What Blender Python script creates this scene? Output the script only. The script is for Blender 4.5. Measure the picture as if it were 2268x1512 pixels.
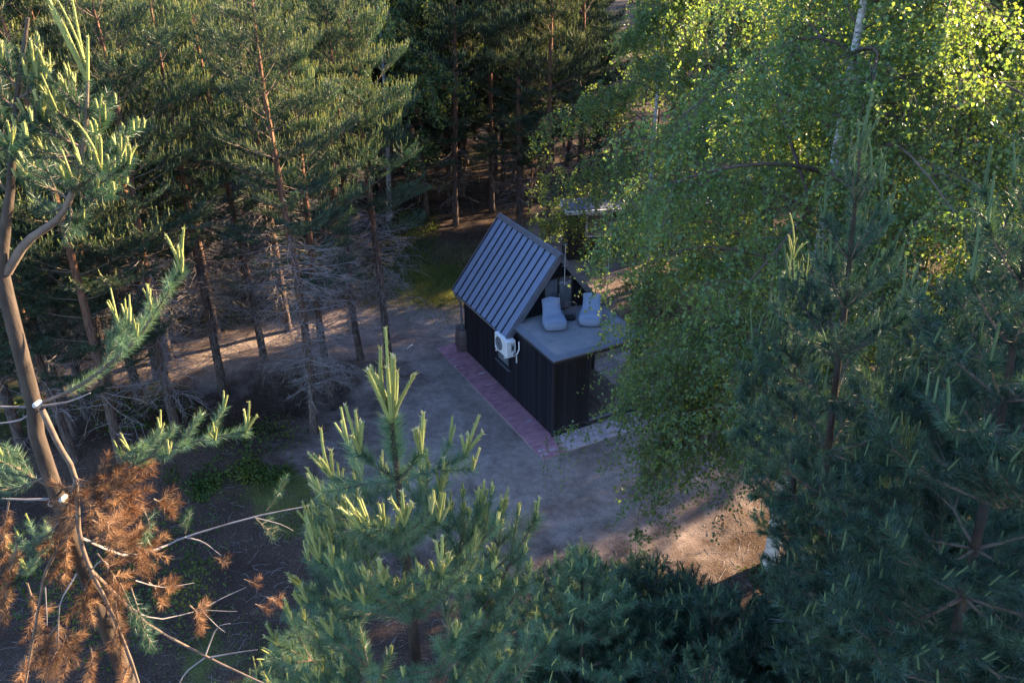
import bpy, math, random
import numpy as np
from mathutils import Vector, Matrix

for _o in list(bpy.data.objects):
    bpy.data.objects.remove(_o, do_unlink=True)
SC = bpy.context.scene
COL = SC.collection
R = np.random.default_rng(11)
random.seed(11)

# ------------------------------------------------------------------ camera, light, exposure
PITCH, ROLL, CAM_H, FPX = 0.4963, -0.0070, 14.25, 1936.0
cam = bpy.data.cameras.new('camera')
cam_ob = bpy.data.objects.new('camera', cam)
COL.objects.link(cam_ob)
cam.sensor_width = 36.0
cam.lens = FPX / 2268 * 36.0
cam.clip_start, cam.clip_end = 0.05, 1000
cam_ob.matrix_world = (Matrix.Translation((0, 0, CAM_H)) @ Matrix.Rotation(math.pi / 2 - PITCH, 4, 'X')
                       @ Matrix.Rotation(ROLL, 4, 'Z'))
SC.camera = cam_ob

SUN_AZ, SUN_EL = math.radians(62), math.radians(19.5)      # azimuth clockwise from +Y
world = bpy.data.worlds.new('World')
SC.world = world
world.use_nodes = True
wn = world.node_tree
sky = wn.nodes.new('ShaderNodeTexSky')
sky.sky_type = 'NISHITA'
sky.sun_disc = False
sky.sun_elevation = SUN_EL
sky.sun_rotation = SUN_AZ
sky.air_density = 1.3
sky.dust_density = 0.6
sky.ozone_density = 4.0
wb = wn.nodes.new('ShaderNodeMix')                        # cool white balance of the open shade
wb.data_type = 'RGBA'; wb.blend_type = 'MULTIPLY'
wb.inputs[0].default_value = 1.0
wb.inputs[7].default_value = (0.95, 0.96, 1.14, 1)
wn.links.new(sky.outputs['Color'], wb.inputs[6])
wn.links.new(wb.outputs[2], wn.nodes['Background'].inputs['Color'])
wn.nodes['Background'].inputs['Strength'].default_value = 0.09
sun = bpy.data.lights.new('sun', 'SUN')
sun.energy = 5.0
sun.angle = math.radians(0.6)
sun.color = (1.0, 0.73, 0.45)
sun_ob = bpy.data.objects.new('sun', sun)
COL.objects.link(sun_ob)
sd = Vector((math.sin(SUN_AZ) * math.cos(SUN_EL), math.cos(SUN_AZ) * math.cos(SUN_EL), math.sin(SUN_EL)))
sun_ob.rotation_euler = sd.to_track_quat('Z', 'Y').to_euler()
sun_ob.location = (30, 20, 40)

SC.view_settings.view_transform = 'Standard'
SC.view_settings.look = 'None'
SC.view_settings.gamma = 1.0
SC.view_settings.use_curve_mapping = False
SC.view_settings.exposure = 2.85
SC.cycles.max_bounces = 6
SC.cycles.diffuse_bounces = 3
SC.cycles.glossy_bounces = 2
SC.cycles.transmission_bounces = 4
SC.cycles.sample_clamp_indirect = 4.0

# ------------------------------------------------------------------ helpers
def at(px, py, Y):
    """the point at ground distance Y that the photograph shows at pixel (px, py)"""
    u, v = px - 1134.0, py - 756.0
    cr, sr = math.cos(-ROLL), math.sin(-ROLL)
    u, v = u * cr - v * sr, u * sr + v * cr
    c, s = math.cos(PITCH), math.sin(PITCH)
    dx, dy, dz = u / FPX, c - v / FPX * s * 1.0, -s - v / FPX * c
    dy = c + (-v / FPX) * s
    dz = -s + (-v / FPX) * c
    t = Y / dy
    return np.array([dx * t, Y, CAM_H + dz * t])

def ground_at(px, py, z=0.0):
    p1 = at(px, py, 1.0)
    t = (z - CAM_H) / (p1[2] - CAM_H)
    return np.array([p1[0] * t, t, z])

class MB:
    """collects geometry for ONE mesh object"""
    def __init__(self):
        self.v, self.f, self.m, self.t, self.n, self.s = [], [], [], [], 0, []
    def add(self, verts, faces, mat=0, tint=0.5, smooth=False):
        verts = np.asarray(verts, float).reshape(-1, 3)
        faces = np.asarray(faces, np.int64)
        self.v.append(verts)
        self.f.append(faces + self.n)
        self.m.append(np.full(len(faces), mat))
        self.s.append(np.full(len(faces), smooth))
        self.t.append(np.broadcast_to(np.asarray(tint, float), (len(verts),)))
        self.n += len(verts)
        return self
    def box(self, lo, hi, mat=0, tint=0.5):
        x0, y0, z0 = lo; x1, y1, z1 = hi
        v = [(x0, y0, z0), (x1, y0, z0), (x1, y1, z0), (x0, y1, z0), (x0, y0, z1), (x1, y0, z1), (x1, y1, z1), (x0, y1, z1)]
        f = [(0, 3, 2, 1), (4, 5, 6, 7), (0, 1, 5, 4), (1, 2, 6, 5), (2, 3, 7, 6), (3, 0, 4, 7)]
        return self.add(v, f, mat, tint)
    def prism(self, poly, axis_vec, mat=0, tint=0.5):
        p = np.asarray(poly, float); n = len(p); a = np.asarray(axis_vec, float)
        self.add(np.vstack([p, p + a]), [(i, (i + 1) % n, (i + 1) % n + n, i + n) for i in range(n)], mat, tint)
        if n == 4:
            self.add(np.vstack([p, p + a]), [(3, 2, 1, 0), (4, 5, 6, 7)], mat, tint)
        else:
            self.add(np.vstack([p, p + a]), [(0, i + 1, i) for i in range(1, n - 1)] + [(n, n + i, n + i + 1) for i in range(1, n - 1)], mat, tint)
        return self
    def tubes(self, P, Rr, n=5, mat=0, tint=0.5):
        """P (N,k,3) centre lines, Rr (N,k) radii"""
        P = np.asarray(P, float); Rr = np.asarray(Rr, float)
        if P.ndim == 2: P = P[None]; Rr = Rr[None]
        N, k, _ = P.shape
        ax = P[:, -1] - P[:, 0]
        ax /= np.linalg.norm(ax, axis=1, keepdims=True) + 1e-9
        ref = np.where(np.abs(ax[:, 2:3]) > 0.9, np.array([[1., 0, 0]]), np.array([[0, 0, 1.]]))
        a = np.cross(ax, ref); a /= np.linalg.norm(a, axis=1, keepdims=True) + 1e-9
        b = np.cross(ax, a)
        ph = np.arange(n) / n * 2 * math.pi
        off = a[:, None, :] * np.cos(ph)[None, :, None] + b[:, None, :] * np.sin(ph)[None, :, None]
        V = P[:, :, None, :] + off[:, None, :, :] * Rr[:, :, None, None]
        idx = np.arange(N * k * n).reshape(N, k, n)
        nx = np.roll(idx, -1, axis=2)
        F = np.stack([idx[:, :-1], idx[:, 1:], nx[:, 1:], nx[:, :-1]], axis=-1).reshape(-1, 4)
        t = np.asarray(tint, float)
        if t.ndim == 1: t = np.repeat(t, k * n)
        self.add(V.reshape(-1, 3), F, mat, t, True)
        base = self.n - N * k * n
        if n >= 5:
            for c in range(N):
                q = idx[c, -1]
                self.add(V[c, -1], [(0, i, i + 1) for i in range(1, n - 1)][::-1], mat, 0.5)
        return self
    def mesh(self, name, mats):
        me = bpy.data.meshes.new(name)
        if not self.v:
            return me
        V = np.vstack(self.v)
        tot = np.concatenate([np.full(len(f), f.shape[1]) for f in self.f])
        loops = np.concatenate([f.ravel() for f in self.f])
        me.vertices.add(len(V)); me.vertices.foreach_set('co', V.astype(np.float32).ravel())
        me.loops.add(len(loops)); me.loops.foreach_set('vertex_index', loops.astype(np.int32))
        me.polygons.add(len(tot))
        st = np.concatenate([[0], np.cumsum(tot)[:-1]])
        me.polygons.foreach_set('loop_start', st.astype(np.int32))
        me.polygons.foreach_set('material_index', np.concatenate(self.m).astype(np.int32))
        me.polygons.foreach_set('use_smooth', np.concatenate(self.s).astype(bool))
        at_ = me.attributes.new('tint', 'FLOAT', 'POINT')
        at_.data.foreach_set('value', np.concatenate(self.t).astype(np.float32))
        for m in mats: me.materials.append(m)
        me.update(calc_edges=True)
        return me
    def build(self, name, mats, parent=None, bevel=0):
        me = self.mesh(name, mats if isinstance(mats, (list, tuple)) else [mats])
        return link(name, me, parent, bevel)

def link(name, me, parent=None, bevel=0, mat=None):
    o = bpy.data.objects.new(name, me)
    COL.objects.link(o)
    if parent is not None: o.parent = parent
    if mat is not None: o.matrix_local = mat
    if bevel:
        b = o.modifiers.new('bevel', 'BEVEL'); b.width = bevel; b.segments = 2; b.limit_method = 'ANGLE'
    return o

def tag(o, label=None, cat=None, group=None, kind=None):
    if label: o['label'] = label
    if cat: o['category'] = cat
    if group: o['group'] = group
    if kind: o['kind'] = kind
    return o

def thing(name, label, cat, loc=(0, 0, 0), rz=0, group=None):
    o = bpy.data.objects.new(name, None)
    COL.objects.link(o)
    o.empty_display_size = 0.2
    o.location = loc; o.rotation_euler = (0, 0, rz)
    return tag(o, label, cat, group)

def nrm(v):
    v = np.asarray(v, float)
    return v / (np.linalg.norm(v, axis=-1, keepdims=True) + 1e-12)

# ------------------------------------------------------------------ materials
def new_mat(name):
    m = bpy.data.materials.new(name); m.use_nodes = True
    nt = m.node_tree
    return m, nt, nt.nodes['Principled BSDF'], nt.nodes['Material Output']

def N(nt, t, **kw):
    n = nt.nodes.new(t)
    for k, v in kw.items():
        if k in n.inputs: n.inputs[k].default_value = v
        else: setattr(n, k, v)
    return n

def ramp(nt, fac, stops):
    r = N(nt, 'ShaderNodeValToRGB')
    e = r.color_ramp.elements
    while len(e) > 1: e.remove(e[-1])
    e[0].position, e[0].color = stops[0][0], (*stops[0][1], 1)
    for p, c in stops[1:]:
        q = e.new(p); q.color = (*c, 1)
    nt.links.new(fac, r.inputs['Fac'])
    return r

def noisy(name, c0, c1, scale=8, rough=0.7, bump=0.0, detail=6, spec=0.3, metallic=0, stretch=None, c2=None, tint=0.0):
    m, nt, b, out = new_mat(name)
    tc = N(nt, 'ShaderNodeTexCoord'); src = tc.outputs['Object']
    if stretch:
        mp = N(nt, 'ShaderNodeMapping'); mp.inputs['Scale'].default_value = stretch
        nt.links.new(src, mp.inputs['Vector']); src = mp.outputs['Vector']
    no = N(nt, 'ShaderNodeTexNoise', Scale=scale, Detail=detail, Roughness=0.6)
    nt.links.new(src, no.inputs['Vector'])
    r = ramp(nt, no.outputs['Fac'], [(0.3, c0), (0.7, c1)] if c2 is None else [(0.25, c0), (0.5, c1), (0.75, c2)])
    col = r.outputs['Color']
    if tint:
        a = N(nt, 'ShaderNodeAttribute', attribute_name='tint')
        mr = N(nt, 'ShaderNodeMapRange'); mr.inputs['To Min'].default_value = 1 - tint; mr.inputs['To Max'].default_value = 1 + tint
        nt.links.new(a.outputs['Fac'], mr.inputs['Value'])
        hs = N(nt, 'ShaderNodeHueSaturation'); nt.links.new(mr.outputs['Result'], hs.inputs['Value'])
        nt.links.new(col, hs.inputs['Color']); col = hs.outputs['Color']
    nt.links.new(col, b.inputs['Base Color'])
    b.inputs['Roughness'].default_value = rough
    b.inputs['Specular IOR Level'].default_value = spec
    b.inputs['Metallic'].default_value = metallic
    if bump:
        bp = N(nt, 'ShaderNodeBump', Strength=bump, Distance=0.02)
        nt.links.new(no.outputs['Fac'], bp.inputs['Height'])
        nt.links.new(bp.outputs['Normal'], b.inputs['Normal'])
    return m

def leafy(name, stops, transl=0.35, rough=0.5, spec=0.35, tcol=None):
    """foliage: colour from a per-shoot random tint, partly translucent"""
    m, nt, b, out = new_mat(name)
    a = N(nt, 'ShaderNodeAttribute', attribute_name='tint')
    r = ramp(nt, a.outputs['Fac'], stops)
    oi = N(nt, 'ShaderNodeObjectInfo')
    mr = N(nt, 'ShaderNodeMapRange'); mr.inputs['To Min'].default_value = 0.82; mr.inputs['To Max'].default_value = 1.2
    nt.links.new(oi.outputs['Random'], mr.inputs['Value'])
    hs = N(nt, 'ShaderNodeHueSaturation'); nt.links.new(mr.outputs['Result'], hs.inputs['Value'])
    nt.links.new(r.outputs['Color'], hs.inputs['Color'])
    nt.links.new(hs.outputs['Color'], b.inputs['Base Color'])
    b.inputs['Roughness'].default_value = rough
    b.inputs['Specular IOR Level'].default_value = spec
    tr = N(nt, 'ShaderNodeBsdfTranslucent')
    mx = N(nt, 'ShaderNodeMix', data_type='RGBA', blend_type='MULTIPLY')
    mx.inputs[0].default_value = 1.0
    nt.links.new(hs.outputs['Color'], mx.inputs[6])
    mx.inputs[7].default_value = (*(tcol or (1.6, 1.5, 0.6)), 1)
    nt.links.new(mx.outputs[2], tr.inputs['Color'])
    ms = N(nt, 'ShaderNodeMixShader'); ms.inputs['Fac'].default_value = transl
    nt.links.new(b.outputs['BSDF'], ms.inputs[1]); nt.links.new(tr.outputs['BSDF'], ms.inputs[2])
    nt.links.new(ms.outputs['Shader'], out.inputs['Surface'])
    return m

M = {}
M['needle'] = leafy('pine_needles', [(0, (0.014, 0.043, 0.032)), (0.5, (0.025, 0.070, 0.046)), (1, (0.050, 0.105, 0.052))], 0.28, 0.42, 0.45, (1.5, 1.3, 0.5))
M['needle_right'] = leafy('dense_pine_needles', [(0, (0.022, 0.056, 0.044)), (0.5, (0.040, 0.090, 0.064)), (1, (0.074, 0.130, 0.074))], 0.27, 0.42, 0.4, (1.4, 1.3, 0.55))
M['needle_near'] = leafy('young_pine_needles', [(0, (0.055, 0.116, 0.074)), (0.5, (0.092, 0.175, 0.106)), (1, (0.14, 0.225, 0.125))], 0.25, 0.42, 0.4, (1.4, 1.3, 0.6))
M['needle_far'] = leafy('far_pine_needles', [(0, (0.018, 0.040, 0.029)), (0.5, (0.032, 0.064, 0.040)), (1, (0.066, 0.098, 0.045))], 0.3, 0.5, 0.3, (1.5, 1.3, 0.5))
M['brown_needle'] = leafy('dead_pine_needles', [(0, (0.075, 0.040, 0.022)), (0.5, (0.15, 0.076, 0.038)), (1, (0.30, 0.18, 0.095))], 0.3, 0.6, 0.2, (1.2, 1.0, 0.7))
M['candle'] = leafy('pine_candle', [(0, (0.21, 0.25, 0.075)), (0.5, (0.31, 0.34, 0.12)), (1, (0.42, 0.42, 0.20))], 0.25, 0.55, 0.2, (1.1, 1.1, 0.7))
M['candle_shaded'] = leafy('shaded_pine_candle', [(0, (0.075, 0.125, 0.062)), (0.5, (0.11, 0.165, 0.080)), (1, (0.16, 0.21, 0.105))], 0.25, 0.55, 0.2, (1.1, 1.1, 0.7))  # same candles, dimmed and greener: the dark pines' shade is put into the colour
M['candle_tip'] = leafy('pine_candle_tip', [(0, (0.5, 0.45, 0.30)), (1, (0.62, 0.56, 0.40))], 0.1, 0.6, 0.2, (1, 1, 1))
M['birch_leaf'] = leafy('birch_leaves', [(0, (0.070, 0.132, 0.062)), (0.5, (0.120, 0.196, 0.080)), (1, (0.185, 0.25, 0.080))], 0.52, 0.42, 0.5, (1.7, 1.5, 0.45))
M['herb_leaf'] = leafy('undergrowth_leaves', [(0, (0.03, 0.06, 0.015)), (0.5, (0.06, 0.105, 0.022)), (1, (0.13, 0.15, 0.03))], 0.4, 0.5, 0.3, (1.6, 1.4, 0.5))
M['grass'] = leafy('grass_blades', [(0, (0.05, 0.085, 0.02)), (0.5, (0.10, 0.14, 0.035)), (1, (0.22, 0.20, 0.07))], 0.35, 0.5, 0.3, (1.4, 1.3, 0.5))
M['twig'] = noisy('dead_twig_bark', (0.125, 0.108, 0.102), (0.29, 0.258, 0.248), 6, 0.85, tint=0.3)
M['branch'] = noisy('pine_branch_bark', (0.085, 0.060, 0.045), (0.21, 0.155, 0.115), 9, 0.85, 0.3)
M['birch_twig'] = noisy('birch_twig_bark', (0.06, 0.04, 0.03), (0.16, 0.11, 0.085), 6, 0.8)
M['resin'] = noisy('cut_wood', (0.36, 0.34, 0.31), (0.55, 0.53, 0.49), 20, 0.6)

def pine_bark():
    m, nt, b, out = new_mat('pine_bark')
    tc = N(nt, 'ShaderNodeTexCoord')
    mp = N(nt, 'ShaderNodeMapping'); mp.inputs['Scale'].default_value = (14, 14, 3.0)
    nt.links.new(tc.outputs['Object'], mp.inputs['Vector'])
    vo = N(nt, 'ShaderNodeTexVoronoi', Scale=1.3); nt.links.new(mp.outputs['Vector'], vo.inputs['Vector'])
    no = N(nt, 'ShaderNodeTexNoise', Scale=1.5, Detail=6.0); nt.links.new(mp.outputs['Vector'], no.inputs['Vector'])
    low = ramp(nt, no.outputs['Fac'], [(0.3, (0.040, 0.030, 0.026)), (0.7, (0.145, 0.108, 0.092))])
    high = ramp(nt, no.outputs['Fac'], [(0.3, (0.095, 0.046, 0.028)), (0.7, (0.24, 0.122, 0.074))])
    sx = N(nt, 'ShaderNodeSeparateXYZ'); nt.links.new(tc.outputs['Object'], sx.inputs[0])
    mr = N(nt, 'ShaderNodeMapRange'); mr.inputs['From Min'].default_value = 1.5; mr.inputs['From Max'].default_value = 6.0
    nt.links.new(sx.outputs['Z'], mr.inputs['Value'])
    mx = N(nt, 'ShaderNodeMix', data_type='RGBA'); nt.links.new(mr.outputs['Result'], mx.inputs[0])
    nt.links.new(low.outputs['Color'], mx.inputs[6]); nt.links.new(high.outputs['Color'], mx.inputs[7])
    nt.links.new(mx.outputs[2], b.inputs['Base Color'])
    b.inputs['Roughness'].default_value = 0.9; b.inputs['Specular IOR Level'].default_value = 0.2
    bp = N(nt, 'ShaderNodeBump', Strength=0.9, Distance=0.03)
    nt.links.new(vo.outputs['Distance'], bp.inputs['Height']); nt.links.new(bp.outputs['Normal'], b.inputs['Normal'])
    return m
M['pine_bark'] = pine_bark()
M['young_bark'] = noisy('young_pine_bark', (0.028, 0.021, 0.016), (0.088, 0.065, 0.049), 1.0, 0.9, 0.5, stretch=(16, 16, 4))

def birch_bark():
    m, nt, b, out = new_mat('birch_bark')
    tc = N(nt, 'ShaderNodeTexCoord')
    mp = N(nt, 'ShaderNodeMapping'); mp.inputs['Scale'].default_value = (5, 5, 14)
    nt.links.new(tc.outputs['Object'], mp.inputs['Vector'])
    no = N(nt, 'ShaderNodeTexNoise', Scale=1.0, Detail=5.0, Roughness=0.65); nt.links.new(mp.outputs['Vector'], no.inputs['Vector'])
    r = ramp(nt, no.outputs['Fac'], [(0.34, (0.035, 0.030, 0.028)), (0.42, (0.30, 0.27, 0.25)), (0.5, (0.48, 0.455, 0.43)), (0.75, (0.62, 0.60, 0.57))])
    nt.links.new(r.outputs['Color'], b.inputs['Base Color'])
    b.inputs['Roughness'].default_value = 0.65
    return m
M['birch_bark'] = birch_bark()

def ground_mat():
    m, nt, b, out = new_mat('forest_ground')
    tc = N(nt, 'ShaderNodeTexCoord')
    def noise(s, d=8.0, ro=0.6):
        n = N(nt, 'ShaderNodeTexNoise', Scale=s, Detail=d, Roughness=ro); nt.links.new(tc.outputs['Object'], n.inputs['Vector']); return n
    n1, n2, n3, n4 = noise(0.7), noise(5.0), noise(28.0, 4.0), noise(1.6, 6.0)
    sand = ramp(nt, n2.outputs['Fac'], [(0.25, (0.180, 0.138, 0.121)), (0.5, (0.262, 0.208, 0.184)), (0.8, (0.335, 0.274, 0.243))])
    litter = ramp(nt, n3.outputs['Fac'], [(0.3, (0.030, 0.021, 0.016)), (0.55, (0.075, 0.050, 0.037)), (0.75, (0.17, 0.118, 0.088))])
    moss = ramp(nt, n3.outputs['Fac'], [(0.3, (0.040, 0.050, 0.016)), (0.7, (0.120, 0.125, 0.036))])
    def attr(nm): return N(nt, 'ShaderNodeAttribute', attribute_name=nm).outputs['Fac']
    def edge(a, n, lo=0.38, hi=0.62):
        ad = N(nt, 'ShaderNodeMath', operation='ADD'); nt.links.new(a, ad.inputs[0])
        s = N(nt, 'ShaderNodeMath', operation='MULTIPLY_ADD'); nt.links.new(n.outputs['Fac'], s.inputs[0]); s.inputs[1].default_value = 1.1; s.inputs[2].default_value = -0.55
        nt.links.new(s.outputs[0], ad.inputs[1])
        mr = N(nt, 'ShaderNodeMapRange'); mr.inputs['From Min'].default_value = lo; mr.inputs['From Max'].default_value = hi
        nt.links.new(ad.outputs[0], mr.inputs['Value']); return mr.outputs['Result']
    mx1 = N(nt, 'ShaderNodeMix', data_type='RGBA'); nt.links.new(edge(attr('sand'), n4, 0.25, 0.75), mx1.inputs[0])
    nt.links.new(litter.outputs['Color'], mx1.inputs[6]); nt.links.new(sand.outputs['Color'], mx1.inputs[7])
    mx2 = N(nt, 'ShaderNodeMix', data_type='RGBA'); nt.links.new(edge(attr('moss'), n4), mx2.inputs[0])
    nt.links.new(mx1.outputs[2], mx2.inputs[6]); nt.links.new(moss.outputs['Color'], mx2.inputs[7])
    # scuffed dark patches where damp soil shows through
    sc = ramp(nt, n1.outputs['Fac'], [(0.36, (0.62, 0.60, 0.60)), (0.55, (1, 1, 1))])
    mu = N(nt, 'ShaderNodeMix', data_type='RGBA', blend_type='MULTIPLY'); mu.inputs[0].default_value = 1.0
    nt.links.new(mx2.outputs[2], mu.inputs[6]); nt.links.new(sc.outputs['Color'], mu.inputs[7])
    sp = ramp(nt, n3.outputs['Fac'], [(0.30, (0.55, 0.52, 0.5)), (0.45, (1, 1, 1))])
    mu2 = N(nt, 'ShaderNodeMix', data_type='RGBA', blend_type='MULTIPLY'); mu2.inputs[0].default_value = 0.7
    nt.links.new(mu.outputs[2], mu2.inputs[6]); nt.links.new(sp.outputs['Color'], mu2.inputs[7])
    nt.links.new(mu2.outputs[2], b.inputs['Base Color'])
    b.inputs['Roughness'].default_value = 0.95; b.inputs['Specular IOR Level'].default_value = 0.15
    ad = N(nt, 'ShaderNodeMath', operation='ADD'); nt.links.new(n2.outputs['Fac'], ad.inputs[0]); nt.links.new(n3.outputs['Fac'], ad.inputs[1])
    bp = N(nt, 'ShaderNodeBump', Strength=0.55, Distance=0.05)
    nt.links.new(ad.outputs[0], bp.inputs['Height']); nt.links.new(bp.outputs['Normal'], b.inputs['Normal'])
    return m
M['ground'] = ground_mat()

M['board'] = noisy('black_stained_boards', (0.004, 0.0052, 0.009), (0.010, 0.012, 0.018), 5, 0.6, 0.25, stretch=(12, 12, 1), spec=0.3, tint=0.35)
M['black_trim'] = noisy('black_trim', (0.010, 0.011, 0.014), (0.018, 0.019, 0.024), 6, 0.45, spec=0.5)
M['roof_metal'] = noisy('graphite_roof_metal', (0.175, 0.225, 0.335), (0.205, 0.26, 0.375), 2.5, 0.42, spec=0.6, metallic=0.1, tint=0.08)
M['roof_seam'] = noisy('graphite_roof_seam', (0.016, 0.020, 0.032), (0.026, 0.031, 0.045), 3, 0.6, spec=0.2)
M['flashing'] = noisy('grey_flashing', (0.12, 0.13, 0.16), (0.17, 0.18, 0.21), 5, 0.35, spec=0.6, metallic=0.3)
M['gutter'] = noisy('pale_gutter_metal', (0.34, 0.33, 0.35), (0.46, 0.44, 0.46), 6, 0.35, metallic=0.4)
M['membrane'] = noisy('grey_roof_membrane', (0.135, 0.14, 0.155), (0.18, 0.185, 0.20), 2.2, 0.75, 0.15, c2=(0.25, 0.23, 0.225), spec=0.35)
M['membrane_edge'] = noisy('dark_membrane_edge', (0.085, 0.10, 0.13), (0.12, 0.135, 0.17), 4, 0.5, spec=0.45)
M['brick'] = noisy('red_clinker', (0.28, 0.130, 0.165), (0.38, 0.195, 0.225), 7, 0.85, 0.3, tint=0.22)
M['brick_dusty'] = noisy('dusty_clinker', (0.33, 0.25, 0.27), (0.45, 0.37, 0.385), 7, 0.9, 0.3, tint=0.22)
M['bed'] = noisy('paving_bed_sand', (0.24, 0.19, 0.16), (0.34, 0.28, 0.24), 12, 0.95)
M['ac_white'] = noisy('white_enamel', (0.66, 0.67, 0.68), (0.74, 0.74, 0.74), 8, 0.4, spec=0.5)
M['ac_dark'] = noisy('dark_grille', (0.03, 0.035, 0.05), (0.05, 0.055, 0.075), 8, 0.5)
M['ac_grey'] = noisy('grey_grille', (0.30, 0.31, 0.34), (0.38, 0.39, 0.42), 8, 0.5)
M['fabric'] = noisy('grey_beanbag_fabric', (0.165, 0.205, 0.285), (0.215, 0.255, 0.335), 26, 0.8, 0.12, spec=0.3)
M['black_metal'] = noisy('black_wire_metal', (0.012, 0.012, 0.014), (0.022, 0.022, 0.025), 12, 0.4, spec=0.5)
M['copper_wire'] = noisy('brown_wire_metal', (0.17, 0.125, 0.115), (0.25, 0.19, 0.17), 12, 0.45, metallic=0.5)
M['porch'] = noisy('porch_decking', (0.085, 0.07, 0.072), (0.16, 0.13, 0.125), 4, 0.6, 0.2, stretch=(1, 10, 1), tint=0.25)
M['pale_metal'] = noisy('pale_metal', (0.30, 0.30, 0.31), (0.42, 0.415, 0.41), 9, 0.4, metallic=0.4)
M['barrel'] = noisy('brown_barrel_plastic', (0.060, 0.040, 0.045), (0.095, 0.066, 0.07), 6, 0.5, spec=0.4)
M['white_paint'] = noisy('white_paint', (0.68, 0.69, 0.71), (0.78, 0.78, 0.78), 6, 0.5)
M['plastic_white'] = noisy('white_plastic', (0.62, 0.62, 0.62), (0.72, 0.72, 0.71), 6, 0.4)
def glass_mat():
    m, nt, b, out = new_mat('window_glass')
    b.inputs['Base Color'].default_value = (0.10, 0.115, 0.135, 1); b.inputs['Roughness'].default_value = 0.12
    b.inputs['Specular IOR Level'].default_value = 0.9
    no = N(nt, 'ShaderNodeTexNoise', Scale=2.0); r = ramp(nt, no.outputs['Fac'], [(0.3, (0.09, 0.10, 0.12)), (0.7, (0.15, 0.165, 0.19))])
    nt.links.new(r.outputs['Color'], b.inputs['Base Color'])
    return m
M['glass'] = glass_mat()

# ------------------------------------------------------------------ ground
YAW, PX0, PY0 = 0.4867, 1.1461, 20.558                      # cabin's front left corner and heading
CU = np.array([-math.sin(YAW), math.cos(YAW)]); CV = np.array([math.cos(YAW), math.sin(YAW)])
def cab_xy(u, v): return np.array([PX0, PY0]) + u * CU + v * CV
def to_uv(x, y):
    dx, dy = x - PX0, y - PY0
    return dx * CU[0] + dy * CU[1], dx * CV[0] + dy * CV[1]

def smooth_noise(x, y, seed, s):
    r = np.random.default_rng(seed); out = 0
    for k in range(6):
        a, ph = r.uniform(0, 6.28), r.uniform(0, 6.28); fr = s * r.uniform(0.6, 2.2)
        out = out + np.sin((x * math.cos(a) + y * math.sin(a)) * fr + ph)
    return out / 6

def sand_mask(x, y):
    n = smooth_noise(x, y, 3, 0.9) * 1.1
    d = np.minimum(np.hypot((x - 0.8) / 6.2, (y - 21.5) / 6.3), np.hypot((x + 5.0) / 9.5, (y - 26.6 - 0.25 * (x + 5)) / 2.3))
    d = np.minimum(d, np.hypot((x - 4.0) / 5.0, (y - 34) / 5.0))
    return np.clip(1.45 - d + n * 0.22, 0, 1)

def moss_mask(x, y):
    n = smooth_noise(x, y, 8, 0.7)
    a = np.clip(1.2 - np.hypot((x + 2.6) / 2.6, (y - 31.0) / 2.6), 0, 1)
    b = np.clip((n - 0.10) * 1.8, 0, 0.62)
    b = np.where(sand_mask(x, y) > 0.35, 0.0, b)
    return np.clip(a + b, 0, 1)

def ground_z(x, y):
    h = smooth_noise(x, y, 5, 0.55) * 0.14 + smooth_noise(x, y, 6, 1.7) * 0.05
    u, v = to_uv(x, y)
    near = np.clip((np.hypot((u - 2.8) / 5.0, (v - 2.0) / 5.0) - 0.85) / 0.6, 0, 1)
    h = h * near
    h = h + 0.75 * np.exp(-(((x + 10.2) / 3.2) ** 2 + ((y - 19.6) / 1.1) ** 2))       # spoil bank on the left
    h = h + 0.5 * np.exp(-(((x + 7.4) / 2.6) ** 2 + ((y - 24.2) / 0.9) ** 2))
    h = h - 0.45 * np.exp(-(((x + 6.6) / 2.2) ** 2 + ((y - 22.6) / 0.7) ** 2))        # ditch before it
    far = np.clip((y - 60) / 80, 0, 1)
    return h + far * 2.0

def axis_pts(segs):
    out = []
    for a, b, s in segs: out.append(np.arange(a, b, s))
    return np.concatenate(out + [[segs[-1][1]]])
gx = axis_pts([(-400, -60, 20), (-60, -16, 1.5), (-16, 12, 0.16), (12, 60, 1.5), (60, 400, 20)])
gy = axis_pts([(-60, 8, 3), (8, 40, 0.16), (40, 110, 1.5), (110, 500, 20)])
GX, GY = np.meshgrid(gx, gy)
GZ = ground_z(GX, GY) + np.random.default_rng(2).normal(0, 0.006, GX.shape)
g = MB()
nx_, ny_ = len(gx), len(gy)
ii = np.arange(nx_ * ny_).reshape(ny_, nx_)
g.add(np.stack([GX, GY, GZ], -1).reshape(-1, 3), np.stack([ii[:-1, :-1], ii[:-1, 1:], ii[1:, 1:], ii[1:, :-1]], -1).reshape(-1, 4), 0, 0.5, True)
go = g.build('ground', M['ground'])
tag(go, 'sandy forest floor with needle litter and mossy patches around the cabin', None, None, 'structure')
for nm, fn in (('sand', sand_mask), ('moss', moss_mask)):
    a_ = go.data.attributes.new(nm, 'FLOAT', 'POINT'); a_.data.foreach_set('value', fn(GX, GY).ravel().astype(np.float32))

# ------------------------------------------------------------------ cabin
LG, LB, WD, HW, HR, HF = 2.44, 5.79, 2.96, 2.55, 4.50, 2.50
OG, OE = 0.235, 0.285
cabin = thing('cabin', 'small black wooden cabin with steep metal roof and flat roof terrace', 'cabin', (PX0, PY0, 0), YAW + math.pi / 2)
# local frame of the cabin: x = u (towards the back), y = -v ; use C(u, v, z)
def C(u, v, z): return (u, -v, z)
def cbox(mb, u0, u1, v0, v1, z0, z1, mat=0, tint=0.5): return mb.box((u0, -v1, z0), (u1, -v0, z1), mat, tint)

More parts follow.
